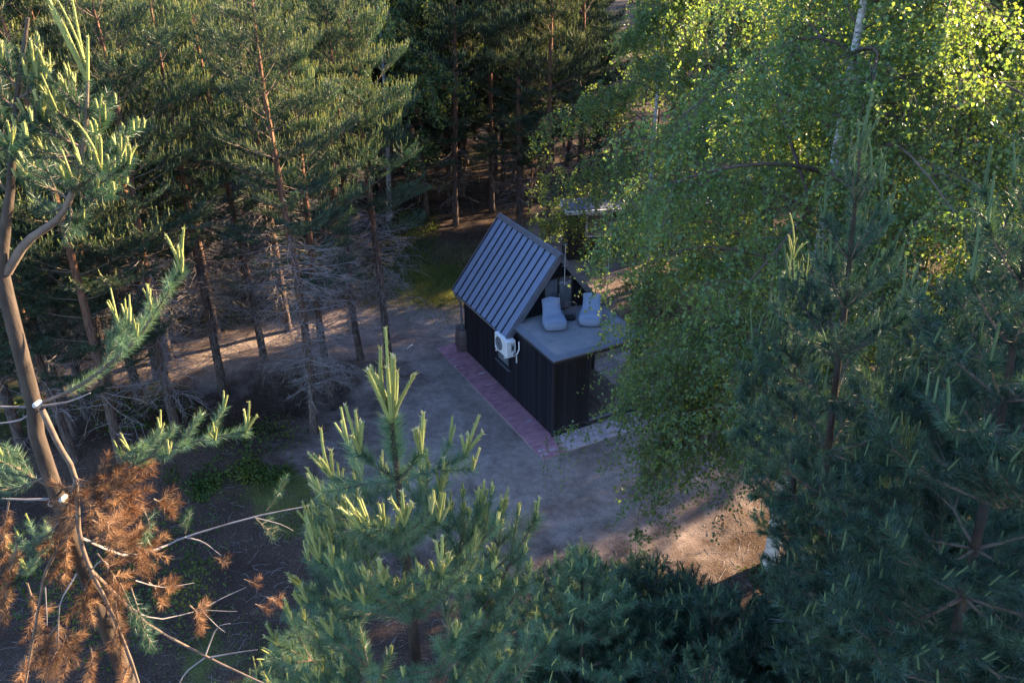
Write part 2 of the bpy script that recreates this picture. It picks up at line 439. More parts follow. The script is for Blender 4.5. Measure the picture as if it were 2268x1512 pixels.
# solid core of the walls (black), set back behind the boards
core = MB()
T = 0.03
cbox(core, LG + T, LB - T, T, WD - T, 0.0, HW)
core.prism([C(LG + T, T, HW), C(LG + T, WD - T, HW), C(LG + T, WD / 2, HR - 0.16)], (LB - LG - 2 * T, 0, 0))
cbox(core, T, LG + T, T, 1.17 - T, 0.0, HF - 0.10)
core.build('wall', M['black_trim'], cabin)

def board_mesh(name, w, h, t=0.022):
    b = MB().box((0, 0, 0), (w, t, h)); return b.mesh(name, [M['board']])
BW, GAP = 0.138, 0.007
def boards(n_w, place, h_fn, rot, label=None):
    """vertical boards, each an object; place(i)->(u,v), h_fn(i)->(z0,h)"""
    for i in range(n_w):
        z0, h = h_fn(i)
        b = MB().box((0, 0, 0), (BW - GAP, 0.024 + 0.004 * (i % 3 == 0), h), 0, float(R.uniform(0, 1)))
        u, v = place(i)
        o = b.build('board', M['board'], cabin)
        o.location = C(u, v, z0); o.rotation_euler = (0, 0, rot)
# left side: flat part and gable part (outer face looks to v = -)
nl = int(LB / BW)
for i in range(nl):
    u = i * LB / nl
    h = (HF - 0.12) if u < LG - 0.1 else (HW + 0.0)
    if 2.56 < u + 0.07 < 3.42:
        segs = [(0.05, 0.90), (1.90, h)]
    else:
        segs = [(0.05, h)]
    for z0, z1 in segs:
        b = MB().box((0, 0, 0), (LB / nl - GAP, 0.024 + 0.005 * (i % 2), z1 - z0), 0, float(R.uniform(0, 1)))
        o = b.build('board', M['board'], cabin); o.location = (u, -0.03, z0)
# front wall of the flat part
nf = 8
for i in range(nf):
    w = 1.17 / nf
    b = MB().box((-0.028, -(w - GAP), 0), (0.0, 0, HF - 0.17), 0, float(R.uniform(0, 1)))
    o = b.build('board', M['board'], cabin); o.location = (0.028, -i * w - 0.006, 0.05)
# porch side of the store room
for i in range(16):
    w = 2.40 / 16
    b = MB().box((0, -0.026, 0), (w - GAP, 0, HF - 0.17), 0, float(R.uniform(0, 1)))
    o = b.build('board', M['board'], cabin); o.location = (0.03 + i * w, -1.17 + 0.026, 0.05)
# gable front (above the flat roof) and the wall behind the porch
ng = 21
for i in range(ng):
    w = WD / ng; v0 = i * w
    zt0 = HW + (HR - 0.22 - HW) * (1 - abs((v0 + GAP) - WD / 2) / (WD / 2)); zt1 = HW + (HR - 0.22 - HW) * (1 - abs((v0 + w) - WD / 2) / (WD / 2))
    zb = 0.10 if v0 > 1.18 else HF
    dv = w - GAP; tk = 0.026 + 0.005 * (i % 2)
    vv = [(-tk, 0, zb), (0, 0, zb), (0, -dv, zb), (-tk, -dv, zb), (-tk, 0, zt0), (0, 0, zt0), (0, -dv, zt1), (-tk, -dv, zt1)]
    b = MB().add(vv, [(0, 3, 2, 1), (4, 5, 6, 7), (0, 1, 5, 4), (1, 2, 6, 5), (2, 3, 7, 6), (3, 0, 4, 7)], 0, float(R.uniform(0, 1)))
    o = b.build('board', M['board'], cabin); o.location = C(LG + 0.03, v0, 0)
# right side boards and back boards
for i in range(24):
    w = (LB - LG) / 24
    o = MB().box((0, 0, 0), (w - GAP, 0.026, HW - 0.05), 0, float(R.uniform(0, 1))).build('board', M['board'], cabin); o.location = C(LG + i * w, WD, 0.05)
for i in range(21):
    w = WD / 21
    o = MB().box((0, -(w - GAP), 0), (0.026, 0, HW - 0.05), 0, float(R.uniform(0, 1))).build('board', M['board'], cabin); o.location = C(LB - 0.03, i * w, 0.05)
# corner trims
for (u, v) in ((0.0, 0.0), (0.0, 1.17)):
    tr = MB(); tr.box((-0.014, -0.02, 0.02), (0.05, 0.045 if v == 0 else 0.02, HF - 0.13))
    o = tr.build('corner_trim', M['black_trim'], cabin, 0.004); o.location = C(u, v, 0)
# window in the left wall, beside the air conditioner
wf = MB()
for a in ((2.56, 2.62, 0.92, 1.88), (3.34, 3.40, 0.92, 1.88), (2.62, 3.34, 0.92, 0.98), (2.62, 3.34, 1.82, 1.88)):
    wf.box((a[0], -0.03, a[2]), (a[1], 0.045, a[3]))
win = wf.build('window', M['black_trim'], cabin, 0.004)
MB().box((2.62, -0.028, 0.98), (3.34, 0.012, 1.82)).build('pane', M['glass'], win)
MB().box((2.52, -0.03, 0.885), (3.44, 0.085, 0.915)).build('window_sill', M['flashing'], win)
# glazed door behind the porch
dr = MB()
for a in ((1.35, 1.43, 0.12, 2.15), (2.72, 2.80, 0.12, 2.15), (1.43, 2.72, 2.07, 2.15), (1.43, 2.72, 0.12, 0.22), (2.05, 2.11, 0.22, 2.07)):
    cbox(dr, LG - 0.035, LG + 0.03, a[0], a[1], a[2], a[3])
door = dr.build('door', M['black_trim'], cabin, 0.004)
cbox(MB(), LG - 0.008, LG + 0.028, 1.43, 2.05, 0.22, 2.07).build('pane', M['glass'], door)
cbox(MB(), LG - 0.008, LG + 0.028, 2.11, 2.72, 0.22, 2.07).build('pane', M['glass'], door)
cbox(MB(), LG - 0.075, LG - 0.036, 2.14, 2.16, 0.95, 1.12).build('handle', M['pale_metal'], door)
td_ = MB()
zt = HF + 0.10
for a in ((1.02, 1.08, zt, zt + 1.12), (2.00, 2.06, zt, zt + 1.12), (1.08, 2.00, zt + 1.06, zt + 1.12), (1.08, 2.00, zt, zt + 0.06), (1.51, 1.57, zt + 0.06, zt + 1.06)):
    cbox(td_, LG - 0.04, LG + 0.03, a[0], a[1], a[2], a[3])
tdoor = td_.build('terrace_door', M['black_trim'], cabin, 0.004)
for v0, v1 in ((1.08, 1.51), (1.57, 2.00)):
    cbox(MB(), LG - 0.012, LG + 0.028, v0, v1, zt + 0.06, zt + 1.06).build('pane', M['glass'], tdoor)
cbox(MB(), LG - 0.08, LG - 0.041, 1.53, 1.55, zt + 0.45, zt + 0.60).build('handle', M['pale_metal'], tdoor)
# porch floor of boards, plinth and post
for i in range(13):
    w = 1.74 / 13
    o = MB().box((0, -(w - 0.008), 0), (LG - 0.12, 0, 0.03), 0, float(R.uniform(0, 1))).build('floor_board', M['porch'], cabin); o.location = C(0.06, 1.2 + i * w, 0.20)
cbox(MB(), 0.05, LG - 0.1, 1.18, 2.96, 0.02, 0.197).build('plinth', M['black_trim'], cabin)
cbox(MB(), 0.0, 0.055, 1.19, 2.95, 0.17, 0.232).build('edge_strip', M['flashing'], cabin)
cbox(MB(), 0.02, 0.26, 2.70, 2.94, 0.233, HF - 0.12).build('post', M['board'], cabin, 0.006)
cbox(MB(), -0.04, 0.42, 2.66, 3.35, 0.0, 0.165).build('step', M['black_trim'], cabin, 0.01)
# flat roof: soffit, slab, membrane, drip edges
cbox(MB(), -0.02, LG, -0.02, WD + 0.02, HF - 0.12, HF - 0.02).build('roof_beam', M['black_trim'], cabin)
ro = MB()
cbox(ro, -0.06, LG - 0.01, -0.06, WD + 0.06, HF - 0.018, HF + 0.03)
ro.build('roof_edge', M['flashing'], cabin)
sl = MB()
a = 0.045                              # sloped border up to the walking surface
lo, hi = HF + 0.032, HF + 0.095
o4 = [C(-a, -a, lo), C(LG - 0.012, -a, lo), C(LG - 0.012, WD + a, lo), C(-a, WD + a, lo)]
i4 = [C(0.1, 0.1, hi), C(LG - 0.012, 0.1, hi), C(LG - 0.012, WD - 0.1, hi), C(0.1, WD - 0.1, hi)]
sl.add(o4 + i4, [(0, 4, 5, 1), (3, 2, 6, 7), (0, 3, 7, 4), (0, 1, 2, 3)], 0)
sl.build('roof_border', M['membrane_edge'], cabin)
for k, (u0, u1) in enumerate(((0.102, 0.86), (0.866, 1.64), (1.646, LG - 0.012))):
    cbox(MB(), u0, u1, 0.102, WD - 0.102, hi - 0.02, hi + 0.004 + 0.002 * (k % 2)).build('roof_membrane', M['membrane'], cabin)
# pitched roof: both slopes in standing seam panels
U0, U1 = LG - OG, LB + OG
HE = HW + 0.03
dv = WD / 2 + OE; slope = HR - (HW + (HR - HW) * (-OE) / (WD / 2) + 0.05)
ze = HR - slope
NP = 11
def slope_pt(s, u, t, lift):
    """s=-1 left slope, +1 right; t 0 at the eave, 1 at the ridge; lift along the normal"""
    v = WD / 2 + s * dv * (1 - t); z = ze + slope * t
    n = np.array([0, s * slope, dv]) / math.hypot(slope, dv)
    return np.array(C(u, v + n[1] * lift, z + n[2] * lift))
def slab(mb, s, u0, u1, t0, t1, l0, l1, mat=0, tint=0.5):
    q = [slope_pt(s, u, t, l) for l in (l0, l1) for (u, t) in ((u0, t0), (u1, t0), (u1, t1), (u0, t1))]
    return mb.add(q, [(0, 3, 2, 1), (4, 5, 6, 7), (0, 1, 5, 4), (1, 2, 6, 5), (2, 3, 7, 6), (3, 0, 4, 7)], mat, tint)
rf = MB()
for s in (-1, 1): slab(rf, s, U0 + 0.02, U1 - 0.02, 0.01, 0.992, -0.10, 0.0)
roof = rf.build('roof', M['black_trim'], cabin)
pw = (U1 - U0 - 0.10) / NP
for s in (-1, 1):
    for i in range(NP):
        u0 = U0 + 0.05 + i * pw
        slab(MB(), s, u0 + 0.02, u0 + pw - 0.02, 0.0, 0.955, 0.003, 0.012, 0, float(R.uniform(0, 1))).build('roof_panel', M['roof_metal'], roof)
    for i in range(NP + 1):
        u0 = U0 + 0.05 + i * pw
        slab(MB(), s, u0 - 0.019, u0 + 0.019, 0.0, 0.955, 0.003, 0.042 if 0 < i < NP else 0.03).build('roof_seam', M['roof_seam'], roof)
    for u0 in (U0 - 0.02, U1 - 0.027):
        slab(MB(), s, u0, u0 + 0.047, -0.004, 1.0, -0.13, 0.035).build('barge_board', M['flashing'], roof)
    slab(MB(), s, U0 - 0.025, U1 + 0.025, 0.958, 1.004, 0.014, 0.045).build('ridge_cap', M['flashing'], roof)
    # gutter
    gp = slope_pt(s, 0, -0.005, -0.06)
    ga = np.linspace(math.pi, 2 * math.pi, 7); prof = [(gp[1] + (-s) * 0.0 + 0.055 * math.cos(q), gp[2] + 0.055 * math.sin(q)) for q in ga]
    gm = MB(); V = [(U0 - 0.01, y, z) for y, z in prof] + [(U1 + 0.01, y, z) for y, z in prof]
    V += [(U0 - 0.01, y * 1.0 + (y - gp[1]) * -0.12, z + 0.008) for y, z in prof] + [(U1 + 0.01, y + (y - gp[1]) * -0.12, z + 0.008) for y, z in prof]
    n7 = 7
    gm.add(V, [(i, i + 1, i + 1 + n7, i + n7) for i in range(6)] + [(i + 14, i + 21, i + 22, i + 15) for i in range(6)] + [(0, 7, 21, 14), (6, 20, 27, 13)], 0, 0.5, False)
    gm.build('gutter', M['gutter'], roof)
# downpipe at the back left corner
dp = MB().tubes([[C(LB + 0.05, -OE, ze - 0.10), C(LB + 0.04, -0.10, ze - 0.38), C(LB + 0.03, -0.085, 1.2), C(LB + 0.03, -0.085, 0.22), C(LB + 0.03, -0.2, 0.08)]], [[0.035] * 5], 8)
dp.build('downpipe', M['flashing'], cabin)

# air conditioner on the wall
ac = thing('air_conditioner', 'white outdoor air conditioner unit hung on the black side wall', 'air conditioner', (PX0, PY0, 0), YAW + math.pi / 2)
A0, A1, AZ0, AZ1 = 2.02, 2.80, 1.68, 2.22
MB().box((A0, 0.10, AZ0), (A1, 0.40, AZ1)).build('housing', M['ac_white'], ac, 0.018)
gr = MB()
for k in range(9):
    a = 2 * math.pi * k / 9
    gr.tubes([[(2.52 + 0.05 * math.cos(a), 0.408, 1.95 + 0.05 * math.sin(a)), (2.52 + 0.21 * math.cos(a), 0.408, 1.95 + 0.21 * math.sin(a))]], [[0.004, 0.004]], 4)
for rr in (0.06, 0.11, 0.16, 0.21):
    q = np.linspace(0, 2 * math.pi, 25); P = np.stack([2.52 + rr * np.cos(q), np.full(25, 0.408), 1.95 + rr * np.sin(q)], -1)
    for i in range(24): gr.tubes([[P[i], P[i + 1]]], [[0.004, 0.004]], 4)
gr.build('fan_grille', M['ac_grey'], ac)
q = np.linspace(0, 2 * math.pi, 25)[:-1]
MB().prism(np.stack([2.52 + 0.215 * np.cos(q), np.full(24, 0.396), 1.95 + 0.215 * np.sin(q)], -1)[::-1], (0, 0.008, 0)).build('fan_opening', M['ac_dark'], ac)
MB().box((A0 - 0.006, 0.15, 1.86), (A0 + 0.002, 0.27, 2.14)).build('service_panel', M['ac_grey'], ac)
MB().box((A0 - 0.009, 0.17, 1.92), (A0 - 0.004, 0.24, 2.06)).build('grille', M['ac_dark'], ac)
MB().box((A0 - 0.025, 0.115, 1.74), (A0 + 0.002, 0.19, 1.82)).build('valve_cover', M['ac_dark'], ac)
MB().tubes([[(A0 - 0.02, 0.15, 1.78), (A0 - 0.10, 0.12, 1.80), (A0 - 0.12, 0.06, 1.95), (A0 - 0.06, 0.03, 2.18)]], [[0.022] * 4], 8).build('hose', M['white_paint'], ac)
for u in (A0 + 0.10, A1 - 0.14):
    MB().box((u, 0.02, AZ0 - 0.045), (u + 0.04, 0.43, AZ0 - 0.003)).box((u, 0.004, AZ0 - 0.30), (u + 0.04, 0.03, AZ0 - 0.046)).build('bracket', M['white_paint'], ac, 0.003)

# ------------------------------------------------------------------ things on the flat roof
ZD = HF + 0.105
def cab_point(u, v, z): p = cab_xy(u, v); return (p[0], p[1], z)
def beanbag(label, u, v, turn, seed):
    t = thing('beanbag_chair', label, 'beanbag', cab_point(u, v, ZD), YAW + turn, 'grey beanbag chairs on the roof terrace')
    rr = np.random.default_rng(seed)
    # profile along local y (front -> back): width, bottom z, top z
    S = [(-0.50, .30, .10, .16), (-0.48, .52, .03, .23), (-0.42, .66, .0, .29), (-0.30, .72, .0, .32), (-0.16, .71, .0, .31), (-0.03, .68, .0, .30), (0.08, .64, .0, .32), (0.17, .60, .0, .37),
         (0.25, .56, .02, .44), (0.33, .545, .08, .50), (0.40, .54, .16, .555), (0.45, .54, .28, .59), (0.485, .545, .40, .61), (0.505, .56, .52, .62)]
    n = 20; V = []
    for (y, w, z0, z1) in S:
        for k in range(n):
            a = 2 * math.pi * k / n; c, s = math.cos(a), math.sin(a)
            e = 0.62
            x = w / 2 * math.copysign(abs(c) ** e, c); zz = (z0 + z1) / 2 + (z1 - z0) / 2 * math.copysign(abs(s) ** e, s)
            wr = 0.017 * math.sin(y * 38 + x * 9 + seed) * (s > 0.1) + 0.008 * math.sin(x * 30 + seed * 2 + y * 8)
            yy = y - 0.25 * (zz - z0) * (y > 0.3) * 0.15
            V.append((x + rr.normal(0, .002), yy, max(0.0, zz + (wr if zz > 0.03 else 0))))
    F = [(i * n + k, i * n + (k + 1) % n, (i + 1) * n + (k + 1) % n, (i + 1) * n + k) for i in range(len(S) - 1) for k in range(n)]
    mb = MB().add(V, F, 0, 0.5, True)
    mb.add(V[:n], [(0, k + 1, k) for k in range(1, n - 1)], 0, 0.5, True); mb.add(V[-n:], [(0, k, k + 1) for k in range(1, n - 1)], 0, 0.5, True)
    o = mb.build('cushion', M['fabric'], t)
    ss = o.modifiers.new('smooth', 'SUBSURF'); ss.levels = 1; ss.render_levels = 2
    pm = MB()
    for sx in (-1, 1):
        P = [(sx * (w / 2 - 0.004), y - 0.02 * (y < -0.5), (z0 + 0.42 * (z1 - z0)) + 0.03) for (y, w, z0, z1) in S[1:10]]
        pm.tubes([P], [[0.007] * len(P)], 5)
    P = [(x, -0.445 - 0.02 * math.cos(x * 4), 0.26 + 0.015 * math.cos(x * 6)) for x in np.linspace(-0.27, 0.27, 9)]
    pm.tubes([P], [[0.007] * 9], 5)
    pm.build('piping', M['fabric'], o)
    MB().box((0.36, -0.30, 0.16), (0.372, -0.20, 0.22)).build('fabric_tab', M['black_metal'], t)
    hd = MB().tubes([[(-0.10, 0.50, 0.59), (-0.05, 0.52, 0.635), (0.05, 0.52, 0.635), (0.10, 0.50, 0.59)]], [[0.012] * 4], 6)
    hd.build('handle', M['fabric'], t)
    return t
beanbag('grey beanbag chair on the roof terrace, nearer the metal roof', 1.72, 0.98, -0.36, 1)
beanbag('grey beanbag chair on the roof terrace, turned aside beside the birch branches', 1.44, 2.08, -0.62, 2)
ut = cab_point(1.80, 1.60, ZD)
tb = thing('wire_side_table', 'round black wire side table between the two grey beanbags', 'side table', ut)
q = np.linspace(0, 2 * math.pi, 25)[:-1]
MB().prism(np.stack([0.16 * np.cos(q), 0.16 * np.sin(q), np.full(24, 0.0)], -1), (0, 0, 0.055)).build('base', M['black_metal'], tb, 0.008)
def ring(mb, r, z, rad, n=24):
    a = np.linspace(0, 2 * math.pi, n + 1); P = np.stack([r * np.cos(a), r * np.sin(a), np.full(n + 1, z)], -1)
    for i in range(n): mb.tubes([[P[i], P[i + 1]]], [[rad, rad]], 5)
mb = MB(); ring(mb, 0.17, 0.46, 0.008); mb.build('top_ring', M['copper_wire'], tb)
for k in range(12):
    a = 2 * math.pi * k / 12
    MB().tubes([[(0.145 * math.cos(a), 0.145 * math.sin(a), 0.05), (0.168 * math.cos(a), 0.168 * math.sin(a), 0.25), (0.17 * math.cos(a), 0.17 * math.sin(a), 0.46)]], [[0.005] * 3], 5).build('wire', M['copper_wire'], tb)
an = thing('antenna', 'thin pale antenna mast with short arms on the gable peak', 'antenna', cab_point(LG - 0.30, WD / 2 + 0.10, 0))
MB().tubes([[(0, 0, 3.55), (0, 0, 4.2), (0, 0, 4.85)]], [[0.016, 0.014, 0.011]], 7).build('mast', M['pale_metal'], an)
for z, l, a in ((3.62, 0.20, 0.4), (3.60, 0.17, 2.6), (4.15, 0.09, 0.2), (4.8, 0.06, 0.2)):
    MB().tubes([[(-l * math.cos(a), -l * math.sin(a), z), (l * math.cos(a), l * math.sin(a), z + 0.02)]], [[0.008, 0.008]], 5).build('arm', M['pale_metal'], an)
MB().tubes([[(0, 0, 3.58), (0.14 * CU[0], 0.28 * CU[1], 3.58)]], [[0.012, 0.012]], 6).build('bracket', M['pale_metal'], an)
pl = thing('lamp_pole', 'thin pale pole with small white fitting at the right edge of the terrace', 'pole', cab_point(1.86, WD - 0.06, ZD - 0.1))
MB().tubes([[(0, 0, 0), (0, 0, 0.9), (0.01, 0, 1.85)]], [[0.014, 0.013, 0.011]], 7).build('shaft', M['pale_metal'], pl)
hb = MB(); hb.box((-0.04, -0.04, 1.85), (0.04, 0.04, 1.90)).box((-0.025, -0.025, 1.62), (0.025, 0.025, 1.68)); hb.build('fitting', M['white_paint'], pl, 0.006)

br = thing('rain_barrel', 'dark brown rain barrel behind the back corner of the cabin', 'barrel', cab_point(LB + 0.10, -0.02, 0.0))
pr = [(0.20, 0.0), (0.235, 0.05), (0.265, 0.28), (0.27, 0.42), (0.262, 0.55), (0.235, 0.78), (0.215, 0.82)]
n = 24; V = [(r_ * math.cos(2 * math.pi * k / n), r_ * math.sin(2 * math.pi * k / n), z) for r_, z in pr for k in range(n)]
mb = MB().add(V, [(i * n + k, i * n + (k + 1) % n, (i + 1) * n + (k + 1) % n, (i + 1) * n + k) for i in range(len(pr) - 1) for k in range(n)], 0, 0.5, True)
mb.build('body', M['barrel'], br)
mb = MB().prism([(0.222 * math.cos(2 * math.pi * k / n), 0.222 * math.sin(2 * math.pi * k / n), 0.815) for k in range(n)], (0, 0, 0.03)); mb.build('lid', M['barrel'], br, 0.006)
mb = MB()
for z, r_ in ((0.28, 0.272), (0.55, 0.268)): ring(mb, r_, z, 0.009)
mb.build('hoop', M['black_metal'], br)
mb = MB().tubes([[(0.09, -0.16, 0), (0.0, 0.0, 0.012), (-0.09, 0.15, 0)]], [[0.012, 0.012, 0.012]], 6)
o = mb.build('stick', M['white_paint']); p = ground_at(908, 769); o.location = (p[0], p[1], 0.03); o.rotation_euler[2] = -1.0
tag(o, 'short white stick lying on the sand beside the pine trunks', 'stick')

# ------------------------------------------------------------------ paving
pav = thing('paving', 'red clinker brick paving strip along two sides of the black cabin', None, (PX0, PY0, 0), YAW + math.pi / 2)
pav['kind'] = 'structure'

PW = 0.78
bd = MB()
bd.box((-PW - .01, 0.0 - 0.03, -0.05), (6.42, PW + .01, 0.012)); bd.box((-PW - .01, -6.6, -0.05), (0.0, -0.031, 0.0125)); bd.box((0.001, -6.6, -0.05), (3.2, -WD - 0.05, 0.0115))
bd.build('bedding', M['bed'], pav)
bricks = []
rb = np.random.default_rng(4)
row = 0
for i in range(int((6.41 + PW) / 0.104)):               # left strip: bricks across, rows along u
    u = -PW + 0.052 + i * 0.104
    off = (i % 2) * 0.104
    for k in range(5):
        y0 = max(0.0, k * 0.208 - off); y1 = min(PW, (k + 1) * 0.208 - off)
        if y1 - y0 < 0.04: continue
        bricks.append((u, (y0 + y1) / 2, 0.100, y1 - y0 - 0.006, 0))
for i in range(7):                                      # front strip: bricks along v
    uu = -PW + 0.056 + i * 0.111
    off = (i % 2) * 0.104
    for k in range(31):
        y = -0.104 - k * 0.208 + off
        if y > -0.11 and off: y1 = 0.0
        if y + 0.1 > 0.001: continue
        bricks.append((uu, y, 0.106, 0.202, 1))
for i in range(29):
    for k in range(16):
        bricks.append((0.06 + i * 0.108, -WD - 0.16 - k * 0.208 - (i % 2) * 0.1, 0.104, 0.202, 1))
def brick_key(b):
    w = cab_xy(b[0], -b[1])
    vis = 0 if (b[1] > -2.6) else 60
    return math.hypot(w[0], w[1]) + vis
bricks.sort(key=brick_key)
proto = {}
rest = MB()
for j, (u, y, a, b, kind) in enumerate(bricks):
    z = rb.uniform(-0.004, 0.005); tint = rb.uniform(0, 1)
    dusty = kind == 1 or (u < -0.1 and rb.uniform() < 0.15) or rb.uniform() < 0.02
    if j < 300:
        key = (round(a, 2), round(b, 1), dusty, int(tint * 5))
        if key not in proto:
            proto[key] = MB().box((-0.5, -0.5, -0.03), (0.5, 0.5, 0.025), 0, tint).mesh('brick', [M['brick_dusty' if dusty else 'brick']])
        o = link('brick', proto[key], pav); o.location = (u, y, 0.008 + z); o.scale = (a, b, 1); o.rotation_euler = (rb.normal(0, .008), rb.normal(0, .008), rb.normal(0, .012))
    else:
        rest.box((u - a / 2, y - b / 2, -0.02), (u + a / 2, y + b / 2, 0.030 + z), 1 if dusty else 0, tint)
o = rest.build('brick_field', [M['brick'], M['brick_dusty']], pav); o['kind'] = 'stuff'

# ------------------------------------------------------------------ cabin far behind
fc = thing('cabin', 'flat roofed dark cabin with white roof edge half hidden behind the birch', 'cabin', (*ground_at(1250, 560)[:2], 0), 0.16)
p0 = at(1252, 470, 33.0)
fc.location = (p0[0], 33.0, 0)
hz = p0[2]
MB().box((0.2, 0.2, 0), (6.0, 1.35, hz - 0.14)).build('wall', M['black_trim'], fc)
MB().box((0, 0, hz - 0.138), (6.2, 1.55, hz)).build('fascia', M['white_paint'], fc)
MB().box((0.09, 0.09, hz + 0.001), (6.11, 1.46, hz + 0.03)).build('roof', M['membrane_edge'], fc)
w = MB().box((0.9, 0.15, 1.0), (2.0, 0.21, 2.0)).build('window', M['white_paint'], fc)
MB().box((0.98, 0.135, 1.08), (1.92, 0.152, 1.92)).build('pane', M['glass'], w)
w = MB().box((3.2, 0.15, 0.1), (4.1, 0.21, 2.1)).build('door', M['flashing'], fc)
MB().box((3.28, 0.12, 1.0), (3.31, 0.15, 1.15)).build('handle', M['pale_metal'], w)

# ------------------------------------------------------------------ pine generators
UP = np.array([0, 0, 1.0])
def needles(mb, P0, P1, per_m, length, width, ang, rng, mat, tint=None, droop=0.0, minn=4):
    P0 = np.asarray(P0, float); P1 = np.asarray(P1, float)
    if len(P0) == 0: return
    L = np.linalg.norm(P1 - P0, axis=1)
    cnt = np.maximum(minn, (L * per_m).astype(int))
    idx = np.repeat(np.arange(len(P0)), cnt); n = len(idx)
    a = nrm(P1 - P0)[idx]
    ref = nrm(rng.normal(size=(n, 3)))
    e1 = nrm(np.cross(a, ref))
    al = rng.normal(ang, 0.18, n)[:, None]
    d = nrm(a * np.cos(al) + e1 * np.sin(al) - UP * droop)
    t = rng.uniform(0, 1, n)[:, None]
    b = P0[idx] * (1 - t) + P1[idx] * t
    sd_ = nrm(np.cross(d, nrm(rng.normal(size=(n, 3)))))
    ln = (length * rng.uniform(0.7, 1.15, n))[:, None]
    V = np.stack([b + sd_ * width / 2, b - sd_ * width / 2, b + d * ln], 1).reshape(-1, 3)
    F = np.arange(3 * n).reshape(-1, 3)
    ts = (rng.uniform(0, 1, len(P0)) if tint is None else tint)[idx]
    ts = np.clip(ts + rng.normal(0, 0.12, n), 0, 1)
    mb.add(V, F, mat, np.repeat(ts, 3))

def limb_from(P, rng, side_len, nodes=(0.35, 0.55, 0.75), needle_from=0.4, side_up=0.25, order=2, plane_up=UP, r0=0.012):
    """P: (k,3) polyline. Returns tubes [(pts, radii)], shoots (p0,p1), tips [(pos, dir)]"""
    P = np.asarray(P, float); k = len(P)
    seg = np.linalg.norm(np.diff(P, axis=0), axis=1); cum = np.concatenate([[0], np.cumsum(seg)]) / seg.sum(); Lt = seg.sum()
    def pt(t): return np.array([np.interp(t, cum, P[:, i]) for i in range(3)])
    def dr(t): return nrm(pt(min(1, t + 0.04)) - pt(max(0, t - 0.04)))
    tubes = [(P, np.linspace(r0, r0 * 0.35, k))]
    sh0, sh1, tips = [], [], []
    ts = np.linspace(needle_from, 1, max(3, int((1 - needle_from) * Lt / 0.12)))
    for a, b in zip(ts[:-1], ts[1:]): sh0.append(pt(a)); sh1.append(pt(b))
    tips.append((P[-1], dr(1.0)))
    if order > 0:
        for tn in nodes:
            tn = tn + rng.normal(0, 0.02)
            p, d = pt(tn), dr(tn)
            s = nrm(np.cross(d, plane_up))
            for sg in (-1, 1) if rng.uniform() < 0.85 else (rng.choice([-1, 1]),):
                l = side_len * (1.15 - 0.75 * tn) * rng.uniform(0.7, 1.2)
                an = rng.uniform(0.6, 0.95)
                d2 = nrm(d * math.cos(an) + s * sg * math.sin(an) + UP * rng.normal(side_up, 0.15))
                q = np.array([p + d2 * l * x + UP * 0.10 * l * x * x for x in (0, 0.5, 1)])
                if order > 1 and l > 0.3:
                    t2, (a0, a1), tp2 = limb_from(q, rng, l * 0.6, (0.4, 0.7) if l < 0.6 else (0.3, 0.5, 0.75), 0.15, side_up, order - 1, plane_up, r0 * 0.55)
                else:
                    t2, (a0, a1), tp2 = limb_from(q, rng, 0, (), 0.12, side_up, 0, plane_up, r0 * 0.5)
                tubes += t2; sh0 += list(a0); sh1 += list(a1); tips += tp2
    return tubes, (sh0, sh1), tips

def add_tubes(mb, tubes, mat, n=4, off=None):
    by = {}
    for P, r in tubes: by.setdefault(len(P), []).append((P, r))
    for k, L in by.items():
        mb.tubes(np.array([p for p, _ in L]), np.array([r for _, r in L]), n, mat)

def curve_branch(L, el, curl, rng, k=5):
    """branch from the origin along +X rising at el, tip curling up"""
    t = np.linspace(0, 1, k)
    x = L * t * math.cos(el); z = L * (t * math.sin(el) + curl * t * t)
    y = rng.normal(0, 0.04) * L * t * t
    return np.stack([x, y, z], -1)

def rotz(P, a):
    c, s = math.cos(a), math.sin(a); P = np.asarray(P)
    return np.stack([P[..., 0] * c - P[..., 1] * s, P[..., 0] * s + P[..., 1] * c, P[..., 2]], -1)

def candle_mesh(L, seed, bend=0.0, mats=None):
    rng = np.random.default_rng(seed); mb = MB()
    t = np.linspace(0, 1, 5)
    P = np.stack([bend * L * t * t, 0 * t, L * t], -1)
    mb.tubes([P], [np.interp(t, [0, 0.6, 1], [0.0085, 0.0075, 0.0055])], 5, 0, 0.4)
    needles(mb, P[:-1], P[1:], 330, 0.028, 0.0050, 0.50, rng, 0, rng.uniform(0.2, 0.9, 4))
    needles(mb, P[-2:-1] * 0.25 + P[-1:] * 0.75, P[-1:], 900, 0.015, 0.005, 0.5, rng, 1, None, 0, 9)
    return mb.mesh('candle', mats or [M['candle'], M['candle_tip']])
CANDLES = {}
CANDLE_L = (0.09, 0.14, 0.19, 0.26, 0.46)
for i, L in enumerate(CANDLE_L):
    CANDLES[L] = [candle_mesh(L, 40 + i * 3 + j, b) for j, b in enumerate((0.0, 0.10, 0.22))]

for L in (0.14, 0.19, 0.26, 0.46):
    CANDLES[(L,)] = [candle_mesh(L, 90 + int(L * 100) + j, b, [M['candle_shaded'], M['candle']]) for j, b in enumerate((0.0, 0.10, 0.22))]

def candle_obj(parent, pos, d, L, rng, green=False):  # green picks the candle colour with shade painted in
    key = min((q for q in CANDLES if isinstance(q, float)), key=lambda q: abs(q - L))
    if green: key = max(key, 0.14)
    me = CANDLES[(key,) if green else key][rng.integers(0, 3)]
    z = Vector(d).normalized(); q = z.to_track_quat('Z', 'Y')
    mat = Matrix.Translation(Vector(pos)) @ q.to_matrix().to_4x4() @ Matrix.Rotation(rng.uniform(0, 6.28), 4, 'Z') @ Matrix.Scale(L / key, 4)
    o = link('candle', me, parent, 0, mat)
    return o

